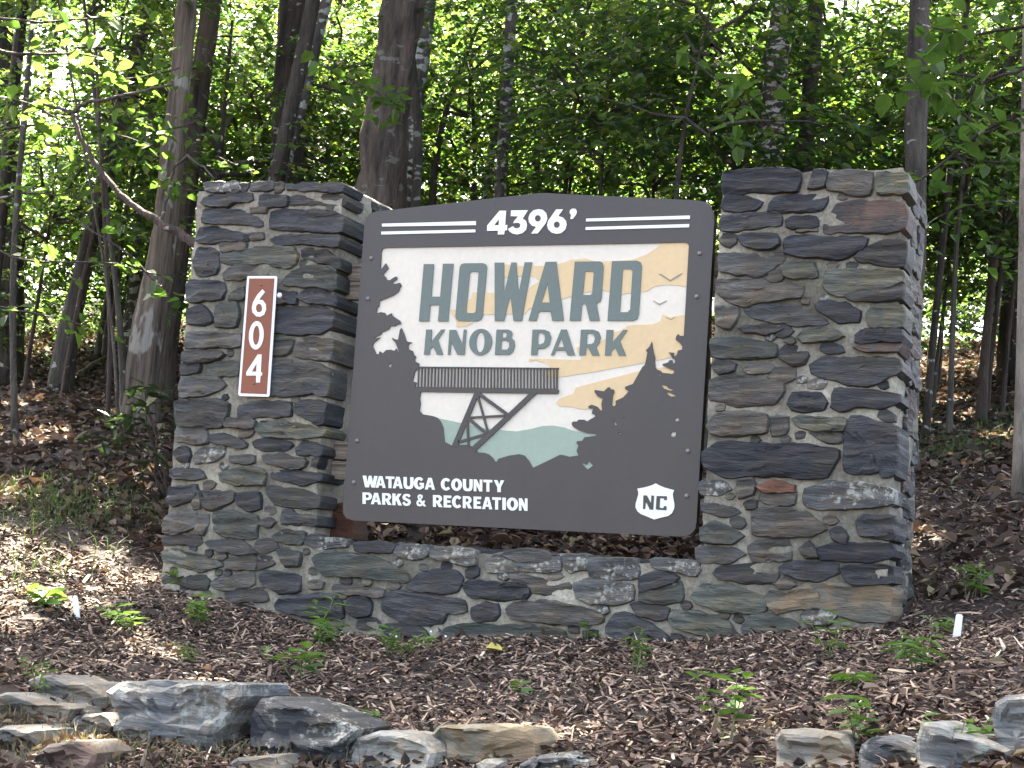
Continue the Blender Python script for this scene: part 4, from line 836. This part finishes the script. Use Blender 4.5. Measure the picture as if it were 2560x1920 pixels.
def px_tree(name, label, Y, line, bk, H, crowns=(), group=None, base=True, flare=1.35, n=11, knob=.05):
    """line: traced (x, y, width) from low to high; stands on the ground at depth Y, top continues to height H"""
    TN[0] += 1
    pts = []; rr = []
    for a, b, w in line:
        p = onY(a, b, Y); d = float(np.dot(p - CAM, AX[2])); pts.append(Vector(p)); rr.append(w * d / FPX / 2)
    lo = pts[0]; dirn = (pts[1] - pts[0]).normalized(); gz = hz(lo.x, lo.y)
    if lo.z > gz + .05:
        t = (lo.z - gz) / max(dirn.z, .3); b = lo - dirn * t; b.z = hz(b.x, b.y) - .12
        mid = lo - dirn * max(0, t - .35); pts = [b, mid] + pts if t > .45 else [b] + pts
        rr = [rr[0] * flare * 1.15, rr[0] * 1.05] + rr if t > .45 else [rr[0] * flare * 1.1] + rr
    else: pts[0].z = gz - .12
    hi = pts[-1]; dd = (pts[-1] - pts[-2]).normalized()
    if H > hi.z:
        t = (H - hi.z) / max(dd.z, .4); pts += [hi + dd * t * .5, hi + dd * t]; rr += [rr[-1] * .8, rr[-1] * .35]
    root = thing(name, label, 'tree', tuple(pts[0] + Vector((0, 0, .12))), group)
    fat = n > 11
    o = obj('trunk', trunk_mesh(pts, rr, BK[bk], 30 if fat else n, knob * (1.3 if fat else 1), TN[0] * 7.3, .1 if fat else .28), root)
    top = pts[-1]
    for variant, dz, sc in crowns:
        t = min(1, max(0, (top.z + dz - pts[0].z) / (top.z - pts[0].z)))
        c = pts[0].lerp(top, t); c.z = top.z + dz
        add_crown(root, variant, c, sc, random.uniform(0, 6.28))
    return root
K0, K1, K2 = CAN
def YG(a, b): return float(ground_hit(a, b)[1])
px_tree('beech_tree', 'leaning pale tan trunk with stringy bark beside the number-plate pillar', YG(345, 1062), [(345,1060,118),(352,980,92),(375,800,78),(412,600,66),(440,300,56),(468,0,50)], 'tan', 7.5, [(K0, -.6, 1)], flare=1.3, n=14)
px_tree('cherry_tree', 'dark flaky trunk spotted with lichen rising behind the number-plate pillar', 3.6, [(715,470,82),(722,250,84),(745,0,84)], 'dark', 8, [(K1, -.5, 1.1)], n=14)
px_tree('oak_tree', 'thickest trunk with dark plated bark standing behind the brown sign', 2.6, [(950,520,128),(968,300,112),(990,150,98),(1012,0,96)], 'plate', 8.5, [(K2, -.5, 1.2)], n=16, knob=.07)
px_tree('young_maple', 'slim lichen-blotched trunk behind the peak of the brown sign', 3.8, [(1250,490,32),(1262,300,30),(1280,0,28)], 'lich', 7, [(K0, -.5, .8)])
px_tree('birch_tree', 'straight trunk crusted with white scaly lichen behind the ochre-foot pillar', 3.3, [(1922,430,66),(1935,250,62),(1958,0,58)], 'scale', 8, [(K1, -.5, 1)], n=13)
px_tree('ash_tree', 'dark straight trunk just beyond the outer side of the ochre-foot pillar', 2.8, [(2268,900,64),(2285,600,58),(2292,250,52)], 'grey', 7.5, [(K2, -.6, .9)], n=12)
px_tree('hickory_tree', 'pale-barked trunk rising from dead leaves across from the ochre-foot pillar', YG(2548, 1240), [(2548,1240,40),(2556,900,30),(2562,500,26)], 'pale', 6.5, [(K0, -.5, .8)])
px_tree('maple_tree', 'dark forked-looking trunk amid thin saplings beyond the ochre-foot pillar', YG(2520, 960), [(2520,960,60),(2535,600,56),(2560,200,50)], 'dark', 7.5, [(K1, -.5, 1)])
px_tree('locust_tree', 'slender curving white-mottled trunk among the saplings beyond the ochre-foot pillar', YG(2450, 985), [(2450,985,24),(2478,860,20),(2500,700,20),(2515,560,18)], 'scale', 5.5, [(UND[1], -.3, 1)])
px_tree('oak_tree', 'dark mossy trunk rooted beside the fallen log uphill of the pale tan trunk', YG(150, 975), [(150,975,70),(165,850,54),(200,700,44),(235,560,40)], 'grey', 6.5, [(K0, -.4, .9)])
px_tree('oak_tree', 'broad dark trunk cut by the picture edge uphill of the pale tan trunk', YG(20, 960), [(20,960,80),(25,700,72),(15,300,64)], 'dark', 8, [(K1, -.5, 1)])
px_tree('sapling', 'thin grey pole of a sapling standing alone on the leaf-covered bank', YG(45, 1105), [(45,1105,20),(32,900,17),(30,650,16),(60,300,14)], 'grey', 4.6, [(UND[0], -.3, .9)])
for k, (ln, lab) in enumerate([([(268,1075,15),(280,900,13),(272,750,11),(262,560,10)], 'thin straight sapling stem next to the pale tan trunk'), ([(318,1068,22),(308,930,20),(300,800,16),(282,640,13)], 'crooked grey sapling touching the foot of the pale tan trunk'), ([(305,1090,10),(290,930,9),(278,760,8),(250,600,7)], 'thinnest leaning stem beside the crooked grey sapling')]):
    px_tree('sapling', lab, YG(ln[0][0], ln[0][1]), ln, 'red' if k == 0 else 'grey', 3.2 + .3 * k, [(UND[k], -.2, .7)], n=7)
px_tree('sapling', 'reddish-brown stem behind the corner of the sign near the ochre-foot pillar', 2.4, [(1690,500,15),(1698,400,13),(1712,300,10),(1735,200,7)], 'dark', 2.6, [(UND[2], -.3, .9)], n=7)
px_tree('sapling', 'grey vine-like stem clinging close to the thickest plated trunk', 2.9, [(1040,520,26),(1050,300,24),(1030,150,20),(1010,0,18)], 'grey', 5, [(UND[3], -.3, .8)], n=7)
px_tree('sapling', 'dark forked stem between the thickest trunk and the lichen-blotched trunk', 4.4, [(1080,500,20),(1088,380,18),(1120,250,13),(1180,100,9)], 'dark', 4.4, [(UND[1], -.3, .9)], n=7)

# look-alike poles and understory trees of the wood behind
def wood_tree(kind, x, y, hgt, r, bk, crowns, label, group, lean=.05):
    TN[0] += 1
    z = hz(x, y); base = Vector((x, y, z)); lx, ly = random.gauss(0, lean) + .03, random.gauss(0, lean)
    mid = base + Vector((lx * hgt * .5 + random.gauss(0, .05), ly * hgt * .5, hgt * .5)); top = base + Vector((lx * hgt, ly * hgt, hgt))
    root = thing(kind, label, 'tree', tuple(base), group)
    obj('trunk', trunk_mesh([base - Vector((0, 0, .12)), base + Vector((0, 0, .25)), mid, top], [r * 1.35, r, r * .8, r * .3], BK[bk], 7, .05, TN[0] * 3.1), root)
    for v, fr, sc in crowns:
        c = base.lerp(mid, fr * 2) if fr < .5 else mid.lerp(top, fr * 2 - 1)
        add_crown(root, v, c, sc, random.uniform(0, 6.28))
def wpos(a, d): return CAM[0] - math.sin(rad(a)) * d, CAM[1] + math.cos(rad(a)) * d
random.seed(21)
# low understory filling the view behind the sign
n_u = 38
for i in range(n_u):
    a = 3 + 44 * (i + random.random()) / n_u; d = random.uniform(9.5, 15)
    x, y = wpos(a, d)
    if y < 3.4: continue
    hh = random.uniform(2.0, 3.6)
    wood_tree('understory_tree', x, y, hh, random.uniform(.012, .035), random.choice(['grey', 'red', 'dark', 'grey']), [(random.choice(UND), random.uniform(.62, .95), random.uniform(.75, 1.1))], 'thin understory tree with spreading green sprays in the wood behind the sign', 'understory trees behind the sign')
# nearer understory whose shaded sprays show against the sunlit wood
for (a, b, Y, sc, lab) in [(120,430,3.6,.8,'shady understory tree behind the bent branch'), (330,330,4.2,.8,'shady understory tree spreading past the pale tan trunk'), (40,700,4.0,.7,'low shady understory tree by the lone sapling pole'), (250,120,3.4,.7,'shady understory tree high behind the pale tan trunk'), (590,260,5.4,.8,'shady understory tree between pale tan trunk and dark flaky trunk'), (840,180,5.2,.7,'shady understory tree between dark flaky trunk and plated trunk'), (1160,170,4.8,.75,'shady understory tree behind the dark forked stem'), (1420,330,4.6,.8,'shady understory tree above the right half of the sign peak'), (1580,160,5.6,.85,'shady understory tree behind the reddish-brown stem'), (1800,330,6.2,.85,'shady understory tree behind the gap between sign and ochre-foot pillar'), (2120,230,5.4,.85,'shady understory tree over the top of the ochre-foot pillar'), (2400,300,4.0,.8,'shady understory tree past the dark straight trunk'), (2480,560,5.0,.7,'low shady understory tree among the saplings beyond the ochre-foot pillar'),
  (70,560,5.6,.8,'understory tree over the fallen log'), (215,620,5.2,.7,'understory tree uphill between fallen log and pale tan trunk'), (330,520,6.2,.8,'understory tree in the gap between pale tan trunk and number-plate pillar'), (120,800,7.0,.6,'low bushy understory tree uphill of the fallen log'), (260,780,8.0,.6,'low bushy understory tree seen past the crooked grey sapling'), (2350,520,6.0,.8,'understory tree seen past the outer side of the ochre-foot pillar'), (2460,720,7.5,.6,'low bushy understory tree near the distant pinkish rock'), (2330,640,8.5,.6,'low bushy understory tree right above the distant pinkish rock'), (2530,250,5.0,.8,'understory tree beneath the overhanging big dark leaves'), (2200,430,6.5,.8,'understory tree showing low over the ochre-foot pillar')]:
    p = onY(a, b, Y); x, y = float(p[0]), float(p[1]); g_ = hz(x, y); hh = float(p[2]) - g_ + .35
    wood_tree('understory_tree', x, y, max(1.2, hh), random.uniform(.012, .025), random.choice(['grey', 'red', 'dark']), [(random.choice(UND), max(.3, (float(p[2]) - g_) / max(1.2, hh)), sc)], lab, 'understory trees behind the sign', .02)
# bare-stemmed poles
for i in range(26):
    a = random.uniform(3, 46); d = random.uniform(10, 20); x, y = wpos(a, d)
    cr = []; bk_ = random.choice(['dark', 'grey', 'lich', 'dark'])
    if random.random() < .3: cr.append((random.choice(UND), random.uniform(.3, .6), random.uniform(.8, 1.2)))
    wood_tree('pole_tree', x, y, random.uniform(4.5, 7), random.uniform(.02, .06), bk_, cr, {'dark': 'slender blackish pole of a forest tree further up the bank', 'grey': 'slender grey-brown pole of a forest tree further up the bank', 'lich': 'slender pole with pale lichen blotches further up the bank'}[bk_] + (' with a leafy crown' if cr else ', bare of leaves'), 'pole trees up the bank')
# low leafy growth on the crest
for i in range(13):
    a = 1 + 47 * (i + random.random()) / 13; d = random.uniform(14.5, 18.5); x, y = wpos(a, d)
    wood_tree('crest_shrub', x, y, random.uniform(1.2, 1.9), random.uniform(.012, .02), 'grey', [(random.choice(UND), .55, random.uniform(.8, 1.0))], 'low leafy shrub growing along the crest of the bank', 'shrubs along the crest')
# leafy trees along the crest of the bank
for i in range(10):
    a = 0 + 50 * (i + random.random()) / 10; d = random.uniform(19, 27); x, y = wpos(a, d)
    wood_tree('forest_tree', x, y, random.uniform(5, 8), random.uniform(.06, .12), random.choice(['dark', 'grey', 'plate']), [(random.choice(CAN), .7, .7), (random.choice(CAN), .25, .7)], 'tall leafy forest tree on the crest of the bank', 'forest trees on the crest')
for i, (x, y) in enumerate([(-5.5, 3.0), (-4.1, 3.2), (-2.6, 3.6), (.2, 3.6)]):
    hh = random.uniform(7.5, 9)
    wood_tree('canopy_tree', x, y, hh, random.uniform(.05, .09), random.choice(['dark', 'grey', 'plate', 'lich']), [(random.choice(CAN), .97, 1.1), (random.choice(CAN), .8, 1.0)], 'tall tree in the wood whose crown spreads high over the sign', 'canopy trees over the sign', .012)

# canopy cut open along the sun's path to put sun flecks on chosen spots
SV = np.array(SUN)
def cut_sun_gap(pt, r):
    for o in CROWNS:
        me = o.data; sc_ = o.scale[0]; L = np.array(wloc(o)); q_ = np.array(pt) - L
        t = -np.dot(q_, SV); c = q_ + SV * t
        if np.linalg.norm(c) > 4.2 * sc_ + r or t > -0.0 and np.linalg.norm(q_) < .01: continue
        n = len(me.vertices); co = np.empty(n * 3, np.float32); me.vertices.foreach_get('co', co); co = co.reshape(-1, 3)
        a = o.rotation_euler[2]; ca, sa = math.cos(a), math.sin(a)
        w = co * sc_; w = np.stack([w[:, 0] * ca - w[:, 1] * sa, w[:, 0] * sa + w[:, 1] * ca, w[:, 2]], -1) + L - np.array(pt)
        nf = len(me.polygons); ix = np.empty(nf * 4, np.int32); me.loops.foreach_get('vertex_index', ix); ix = ix.reshape(-1, 4)
        wc = w[ix].mean(1); tt = wc @ SV; dd = np.linalg.norm(wc - tt[:, None] * SV, axis=1)
        kill = (dd < r * (1 + .25 * np.sin(tt * 9))) & (tt > .2)
        if o.name.startswith('crown'): kill = np.repeat(kill.reshape(-1, 2).any(1), 2)
        if not kill.any(): continue
        F = ix[~kill]; used = np.unique(F); mp_ = np.zeros(n, np.int32); mp_[used] = np.arange(len(used))
        o.data = mesh_np(me.name.split('.')[0], co[used], np.full(len(F), 4), mp_[F].ravel(), [me.materials[0]], smooth=o.name.startswith('twigs'))
for a, b, r in ((245,1440,.20), (330,1450,.10), (150,1470,.09), (60,1490,.10), (30,1560,.08), (1065,1650,.07), (1140,1640,.05), (1010,1700,.04), (180,1885,.10), (560,1712,.09), (45,1240,.12), (120,1100,.12), (60,1010,.12), (280,1040,.10), (410,1180,.08), (2330,905,.14), (2460,925,.14), (2300,1050,.10), (2450,1040,.10), (2500,1100,.08), (2290,1350,.08), (950,1320,.09), (1880,1835,.06), (1150,1800,.05), (1500,1825,.05), (650,1775,.05), (960,1760,.06), (1330,1850,.06), (420,1640,.07), (330,1600,.06), (2380,1000,.12)):
    cut_sun_gap(tuple(ground_hit(a, b)), r + .06)
for a, b, Y, r in ((110,130,1.0,.38), (260,50,1.0,.32), (60,250,1.0,.25), (330,660,1.4,.22), (380,720,1.4,.12), (110,690,1.4,.18), (560,420,3.0,.2), (900,230,1.7,.12)):
    cut_sun_gap(tuple(onY(a, b, Y)), r)

# ------------------------------------------------------------------ bent branch, near sprays
mb = MB()
def pxline(line, Y, mb, n=7):
    pts = []; rr = []
    for a, b, w in line:
        p = onY(a, b, Y); pts.append(Vector(p)); rr.append(w * float(np.dot(p - CAM, AX[2])) / FPX / 2)
    out = []; r2 = []
    for i in range(len(pts) - 1):
        for j in range(4): out.append(pts[i].lerp(pts[i + 1], j / 4)); r2.append(rr[i] + (rr[i + 1] - rr[i]) * j / 4)
    out.append(pts[-1]); r2.append(rr[-1])
    for _ in range(2): out = [out[0]] + [out[i] * .5 + (out[i - 1] + out[i + 1]) * .25 for i in range(1, len(out) - 1)] + [out[-1]]
    out = [p + Vector(rng.normal(0, .004, 3)) for p in out]
    tube_into(mb, out, r2, n)
br = thing('bent_branch', 'thick bent branch arching down in front of the pale tan trunk onto the pillar', 'branch', tuple(P3(490, 612, .75)))
mb = MB(); pxline([(505,622,24),(460,590,23),(400,558,20),(340,520,17),(290,475,15),(240,415,13),(205,350,11),(182,285,10)], .75, mb, 9); obj('limb', mb.mesh('limb', BK['red'], True), br)
for ln in ([(182,285,12),(205,258,11),(260,250,10),(340,232,9),(430,212,6)], [(182,285,10),(150,270,9),(110,258,7)], [(400,558,10),(425,470,9),(432,420,8),(470,390,7)], [(470,390,8),(510,420,6),(540,445,4)]):
    mb = MB(); pxline(ln, .76, mb, 5); obj('twig', mb.mesh('twig', BK['grey'], True), br)

LEAF1 = None
def leaf_mesh(name, mat, wr=.6, fold=.12, droop=.18):
    V, F = leaf_geo(np.zeros((1, 3)), np.array([[1., 0, 0]]), np.array([[0, 0, 1.]]), np.array([1.]), np.array([wr]), fold, droop)
    return mesh_np(name, V, np.full(len(F), 4), F.ravel(), [mat])
M_WEED, M_BLADE, M_RHODO, M_BIG = leaf_mesh('leaf', WEED, .5), leaf_mesh('leaf', WEED, .26, .1, .3), leaf_mesh('leaf', LEAFD, .38, .1, .25), leaf_mesh('leaf', LEAF, .72, .1, .2)
def put_leaf(parent, me, at, az, el, size, roll=0.0):
    o = bpy.data.objects.new('leaf', me); C.objects.link(o); o.parent = parent; o.location = Vector(at) - Vector(parent.location)
    o.rotation_euler = (roll, -el, az); o.scale = (size, size, size)
# overhanging spray of big leaves near the ochre-foot pillar
def spray(label, Y, stems, leafn, size):
    root = thing('leafy_spray', label, 'branch', tuple(P3(stems[0][0][0], stems[0][0][1], Y)))
    for ln in stems:
        mb = MB(); pxline([(a, b, w) for a, b, w in ln], Y, mb, 5); obj('twig', mb.mesh('twig', BK['dark'], True), root)
        pts = [P3(a, b, Y) for a, b, w in ln]
        for i in range(leafn):
            t = random.random() ** .8 * (len(pts) - 1); j = min(int(t), len(pts) - 2); p = pts[j].lerp(pts[j + 1], t - j)
            p = p + Vector((random.gauss(0, .05), random.gauss(0, .12), random.gauss(0, .05)))
            put_leaf(root, M_BIG, p, random.uniform(0, 6.28), random.gauss(-.25, .35), size * random.uniform(.7, 1.15), random.gauss(0, .35))
spray('big dark leaves overhanging beside the white-scaled trunk', 1.2, [[(2600,260,12),(2450,330,9),(2330,430,7),(2250,480,4)], [(2600,160,10),(2480,200,8),(2350,180,5),(2240,200,3)], [(2600,60,10),(2440,90,7),(2300,60,4)], [(2450,330,6),(2380,250,4),(2280,120,3)]], 26, .105)
spray('sunlit broad leaves hanging over the leaning branch', 1.0, [[(-40,120,10),(80,140,8),(190,130,5),(300,160,3)], [(-40,40,9),(100,60,6),(260,40,4),(420,60,3)], [(-40,240,8),(60,250,6),(150,300,4)]], 24, .10)
spray('dark layered leaf sprays behind the upper bend of the bent branch', 1.9, [[(-40,400,8),(80,380,6),(200,400,4),(300,430,3)], [(-40,330,7),(120,310,5),(260,330,4),(380,360,3)], [(-40,500,7),(90,480,5),(220,500,4),(330,560,3)], [(500,300,5),(420,330,4),(340,300,3)], [(560,470,5),(470,480,4),(400,450,3)], [(200,180,5),(330,200,4),(450,170,3)]], 34, .085)
spray('dark layered leaf sprays over the saplings past the ochre-foot pillar', 2.6, [[(2600,520,7),(2500,500,5),(2400,520,4),(2320,560,3)], [(2600,400,7),(2480,410,5),(2380,380,3)], [(2600,640,6),(2520,650,4),(2440,630,3)]], 26, .08)
spray('low spray of broad leaves in front of the pale tan trunk', 1.4, [[(-30,620,7),(100,660,6),(260,650,5),(400,690,3)], [(-30,760,6),(120,790,5),(230,820,3)], [(200,560,6),(330,640,5),(420,740,3)]], 16, .095)
spray('green maple leaves drooping across the thickest plated trunk', 1.7, [[(780,150,7),(880,200,6),(960,240,5),(1010,270,3)], [(860,200,5),(920,250,3),(1000,255,3)]], 20, .10)
spray('dark leaves hanging above the gap between sign and ochre-foot pillar', 1.4, [[(1700,120,6),(1790,200,5),(1860,260,3)], [(1960,210,5),(1870,250,4),(1800,310,3)]], 18, .10)

# ------------------------------------------------------------------ shrub, weeds, small things on the ground
sh = thing('rhododendron_shrub', 'dark leathery-leaved shrub with bare stems against the number-plate pillar', 'shrub', tuple(ground_hit(410, 1265)))
b0 = Vector(sh.location)
for i in range(9):
    a = random.uniform(-2.6, -.3) if i % 3 else random.uniform(0, 3); L = random.uniform(.3, .6)
    tip = b0 + Vector((-.18 + random.gauss(0, .16), random.uniform(-.08, .25), L))
    mb = MB(); limb(mb, b0 + Vector((random.gauss(0, .04), random.uniform(0, .1), -.03)), tip, .006, .003, 5, 4, .1); obj('stem', mb.mesh('stem', BK['red'], True), sh)
    for k in range(11):
        put_leaf(sh, M_RHODO, tip + Vector((random.gauss(0, .04), random.gauss(0, .04), random.uniform(-.12, .03))), k * 2.4 + random.random(), random.gauss(.15, .3), random.uniform(.09, .14))
def weed(label, a, b, hgt, nl, size, me=M_WEED, spread=.05, flowers=0, nst=2):
    g = ground_hit(a, b); root = thing('weed', label, 'weed', tuple(g), 'weeds sprouting in the mulch')
    for s in range(nst):
        t = g + Vector((random.gauss(0, spread), random.gauss(0, spread), hgt * random.uniform(.65, 1.1)))
        mb = MB(); limb(mb, g + Vector((random.gauss(0, .01), random.gauss(0, .01), -.02)), t, .0025, .0012, 4, 3, .08); obj('stem', mb.mesh('stem', WSTEM), root)
        for k in range(nl):
            f = .25 + .75 * (k + 1) / nl; p = g.lerp(t, f)
            put_leaf(root, me, p, k * 2.3 + random.uniform(-.5, .5), random.uniform(-.1, .55), size * random.uniform(.6, 1.1), random.gauss(0, .25))
    for k in range(flowers):
        p = g + Vector((random.gauss(0, spread * 1.3), random.gauss(0, spread), hgt * random.uniform(.7, 1.15)))
        dome('flower', p, .0045, PWHITE, root)
weed('tall narrow-leaved weed in front of the low wall near its left joint', 800, 1590, .17, 6, .085, M_BLADE, .03, 0, 2)
weed('bushy weed just below the tall narrow-leaved weed', 790, 1625, .12, 8, .07, M_WEED, .07, 0, 4)
weed('broad-leaved weed nearest above the dark tilted slab', 760, 1700, .13, 6, .10, M_WEED, .05, 0, 3)
weed('clump of clover-like weed with tiny white flowers', 985, 1645, .10, 8, .055, M_WEED, .10, 4, 6)
weed('ferny weed under the middle of the low wall', 1585, 1685, .14, 8, .06, M_BLADE, .03, 0, 4)
weed('two-leaved seedling touching the foot of the low wall', 1465, 1605, .06, 3, .06, M_WEED, .02, 0, 2)
weed('yellow-green weed beside the squarish grey-brown border stone', 1820, 1860, .18, 6, .085, M_WEED, .05, 0, 3)
weed('leafy weed arching over mulch in front of the ochre foot stone', 2075, 1650, .16, 5, .07, M_BLADE, .06, 0, 3)
weed('weed with drooping narrow leaves below the white plant marker', 2280, 1680, .12, 7, .085, M_BLADE, .05, 0, 4)
weed('bluish lobed weed lying flat between plant marker and border', 2095, 1720, .05, 6, .08, M_WEED, .04, 0, 2)
weed('small weed uphill of the upright plant marker', 2430, 1500, .12, 7, .06, M_WEED, .05, 0, 4)
weed('low seedling right next to the upright plant marker', 2355, 1590, .06, 5, .06, M_WEED, .04, 0, 3)
weed('weed growing against the foot of the number-plate pillar', 455, 1480, .09, 6, .08, M_WEED, .07, 0, 3)
weed('fern-like weed with long pointed leaves in open mulch', 315, 1580, .09, 7, .085, M_BLADE, .05, 0, 3)
weed('upright weed between fern-like weed and low wall', 500, 1570, .11, 7, .07, M_WEED, .06, 0, 4)
weed('pale broad-leaved weed next to the leaning white stake', 105, 1530, .10, 7, .10, M_WEED, .08, 0, 3)
weed('weed growing between whitish lichened stone and bluish stone', 2395, 1905, .10, 7, .06, M_WEED, .08, 0, 4)
weed('yellowing weed between blocky brown stone and bluish stone', 2145, 1880, .12, 8, .06, M_WEED, .04, 0, 3)
weed('sprig growing between dark tilted slab and rounded grey stone', 885, 1850, .10, 6, .05, M_WEED, .03, 0, 2)
weed('wispy weed above the big layered border block', 455, 1665, .08, 6, .05, M_BLADE, .03, 0, 3)
weed('tuft at the edge of grass by the angular brown-grey stone', 85, 1745, .12, 6, .06, M_BLADE, .03, 0, 3)
weed('small maple-like seedling in the middle of the mulch', 1300, 1745, .05, 5, .05, M_WEED, .03, 0, 1)

def blades(name, centres, per, spread, h0, h1, mat, label, cat):
    c = np.array(centres); n = len(c) * per
    xy = np.repeat(c, per, 0) + rng.normal(0, spread, (n, 2)); z = h(xy[:, 0], xy[:, 1])
    b = np.stack([xy[:, 0], xy[:, 1], z - .01], -1); a = rng.uniform(0, 6.28, n); w = rng.uniform(.0012, .003, n)[:, None]
    s = np.stack([np.cos(a), np.sin(a), np.zeros(n)], -1); hh = rng.uniform(h0, h1, n)
    lean = rng.normal(0, .35, (n, 2)) * hh[:, None]; t = b + np.stack([lean[:, 0], lean[:, 1], hh], -1); md = b + np.stack([lean[:, 0] * .3, lean[:, 1] * .3, hh * .6], -1)
    V = np.stack([b - s * w, b + s * w, md + s * w * .8, md - s * w * .8, t], 1); k = (np.arange(n) * 5)[:, None]
    F4 = k + np.array([0, 1, 2, 3]); F3 = k + np.array([3, 2, 4])
    me = mesh_np(name, V.reshape(-1, 3), np.concatenate([np.full(n, 4), np.full(n, 3)]), np.concatenate([F4.ravel(), F3.ravel()]), [mat])
    tag(obj(name, me), label, cat, kind='stuff')
def gh(lst): return [tuple(ground_hit(a, b))[:2] for a, b in lst]
blades('dry_grass', gh([(40,1790),(90,1800),(20,1840),(150,1820),(60,1870),(230,1870),(320,1880),(400,1890),(560,1880),(590,1830),(640,1895),(700,1905),(260,1900),(120,1890),(820,1910),(480,1900),(610,1780),(180,1850)]), 55, .07, .02, .075, GRASSD, 'dry straw-coloured grass between the border stones', 'grass')
blades('green_grass', gh([(60,1250),(130,1260),(200,1280),(90,1290),(30,1230),(260,1290),(350,1290),(2360,1120),(2420,1130),(2500,1080),(2450,1060),(2350,1150),(2540,1130),(20,1400)]), 130, .22, .04, .12, GRASSG, 'patches of thin green grass on the shaded bank', 'grass')

def marker(name, label, cat, quad, Y, thick=.004):
    poly = plane_pts(quad, Y)
    mb = MB(); k = len(poly); A, _ = area_c(poly)
    if A < 0: poly = poly[::-1]
    mb.add([(x, Y, z) for x, z in poly] + [(x, Y + thick, z) for x, z in poly], [tuple(range(k)), tuple(range(2 * k - 1, k - 1, -1))] + [(k + j, k + (j + 1) % k, (j + 1) % k, j) for j in range(k)])
    return tag(obj(name, mb.mesh(name, PWHITE), recentre=True), label, cat)
g = ground_hit(2385, 1600)
marker('plant_marker', 'upright white plastic plant marker stuck in bare mulch', 'plant marker', px('I', [(1722,560),(1718,530),(1742,380),(1752,372),(1780,376),(1788,390),(1772,545),(1745,575)]), g[1])
g = ground_hit(193, 1546)
marker('plant_marker', 'leaning white stake in the sunlit patch by the number-plate pillar', 'plant marker', [(188,1550),(180,1500),(185,1488),(192,1490),(196,1510),(199,1548)], g[1])
def on_ground_stick(name, label, cat, a, b, r, mat, n=6, wob=.02):
    p, q = ground_hit(*a), ground_hit(*b); mb = MB(); k = 7; pts = []
    for i in range(k):
        t = i / (k - 1); s = p.lerp(q, t) + Vector((random.gauss(0, wob), random.gauss(0, wob), 0)); s.z = hz(s.x, s.y) + r * .8 + abs(random.gauss(0, wob * .4)); pts.append(s)
    tube_into(mb, pts, [r * (1 - .5 * i / k) for i in range(k)], n)
    return tag(obj(name, mb.mesh(name, mat, True), recentre=True), label, cat)
on_ground_stick('plant_label', 'small white plastic strip lying behind the layered border block', 'plant marker', (430,1687), (470,1690), .004, PWHITE, 4, .001)
on_ground_stick('fallen_log', 'dark rotten log lying by the mossy trunk on the bank', 'log', (140,985), (262,905), .035, BK['dark'], 8, .01)
on_ground_stick('fallen_branch', 'pale bare branch lying on leaves beyond the ochre-foot pillar', 'branch', (2290,1085), (2545,1100), .012, BK['pale'])
on_ground_stick('fallen_branch', 'dark fallen branch crossing behind the pale bare branch', 'branch', (2300,1120), (2480,1085), .014, BK['dark'])
on_ground_stick('fallen_branch', 'thin brown branch lying downhill of the fallen log', 'branch', (180,1075), (300,1030), .010, BK['red'])
on_ground_stick('twig', 'long pale twig in the mulch in front of the long tan block', 'twig', (1450,1855), (1600,1895), .003, BK['pale'], 5, .004)
on_ground_stick('twig', 'forked-looking whitish twig near the ferny weed', 'twig', (1620,1748), (1700,1735), .004, BK['pale'], 5, .004)
on_ground_stick('twig', 'twig leaning at the foot of the ochre stone', 'twig', (1890,1618), (1945,1590), .004, BK['pale'], 5, .004)
on_ground_stick('twig', 'brown twig running along the foot of the low wall', 'twig', (1130,1605), (1290,1610), .0045, BK['red'], 5, .01)
YLEAF = plain('yellow_leaf', (.42, .36, .07), .5)
g = ground_hit(1230, 1642)
V, F = leaf_geo(np.array([[-.03, 0, 0]]), np.array([[1., .1, 0.2]]), np.array([[0, -.5, 1.]]), np.array([.075]), np.array([.05]), .25, .3)
tag(obj('yellow_leaf', mesh_np('yellow_leaf', V, np.full(len(F), 4), F.ravel(), [YLEAF]), loc=tuple(g + Vector((0, 0, .025)))), 'single fallen yellow leaf in the mulch under the low wall', 'leaf')
stone_y = YG(2360, 760)
o = stone(plane_pts([(2325,740),(2330,690),(2360,668),(2395,672),(2410,700),(2405,745)], 11.5), ((0, 11.5, 0), (1, 0, 0), (0, 0, 1), (0, -1, 0)), .1, .4, 'p', None, 'outcrop_rock', step=.1, amp=.02, relief=.05, bev=.06, strata=8, back=.8)
tag(o, 'distant pinkish rock showing between saplings beyond the ochre-foot pillar', 'rock')
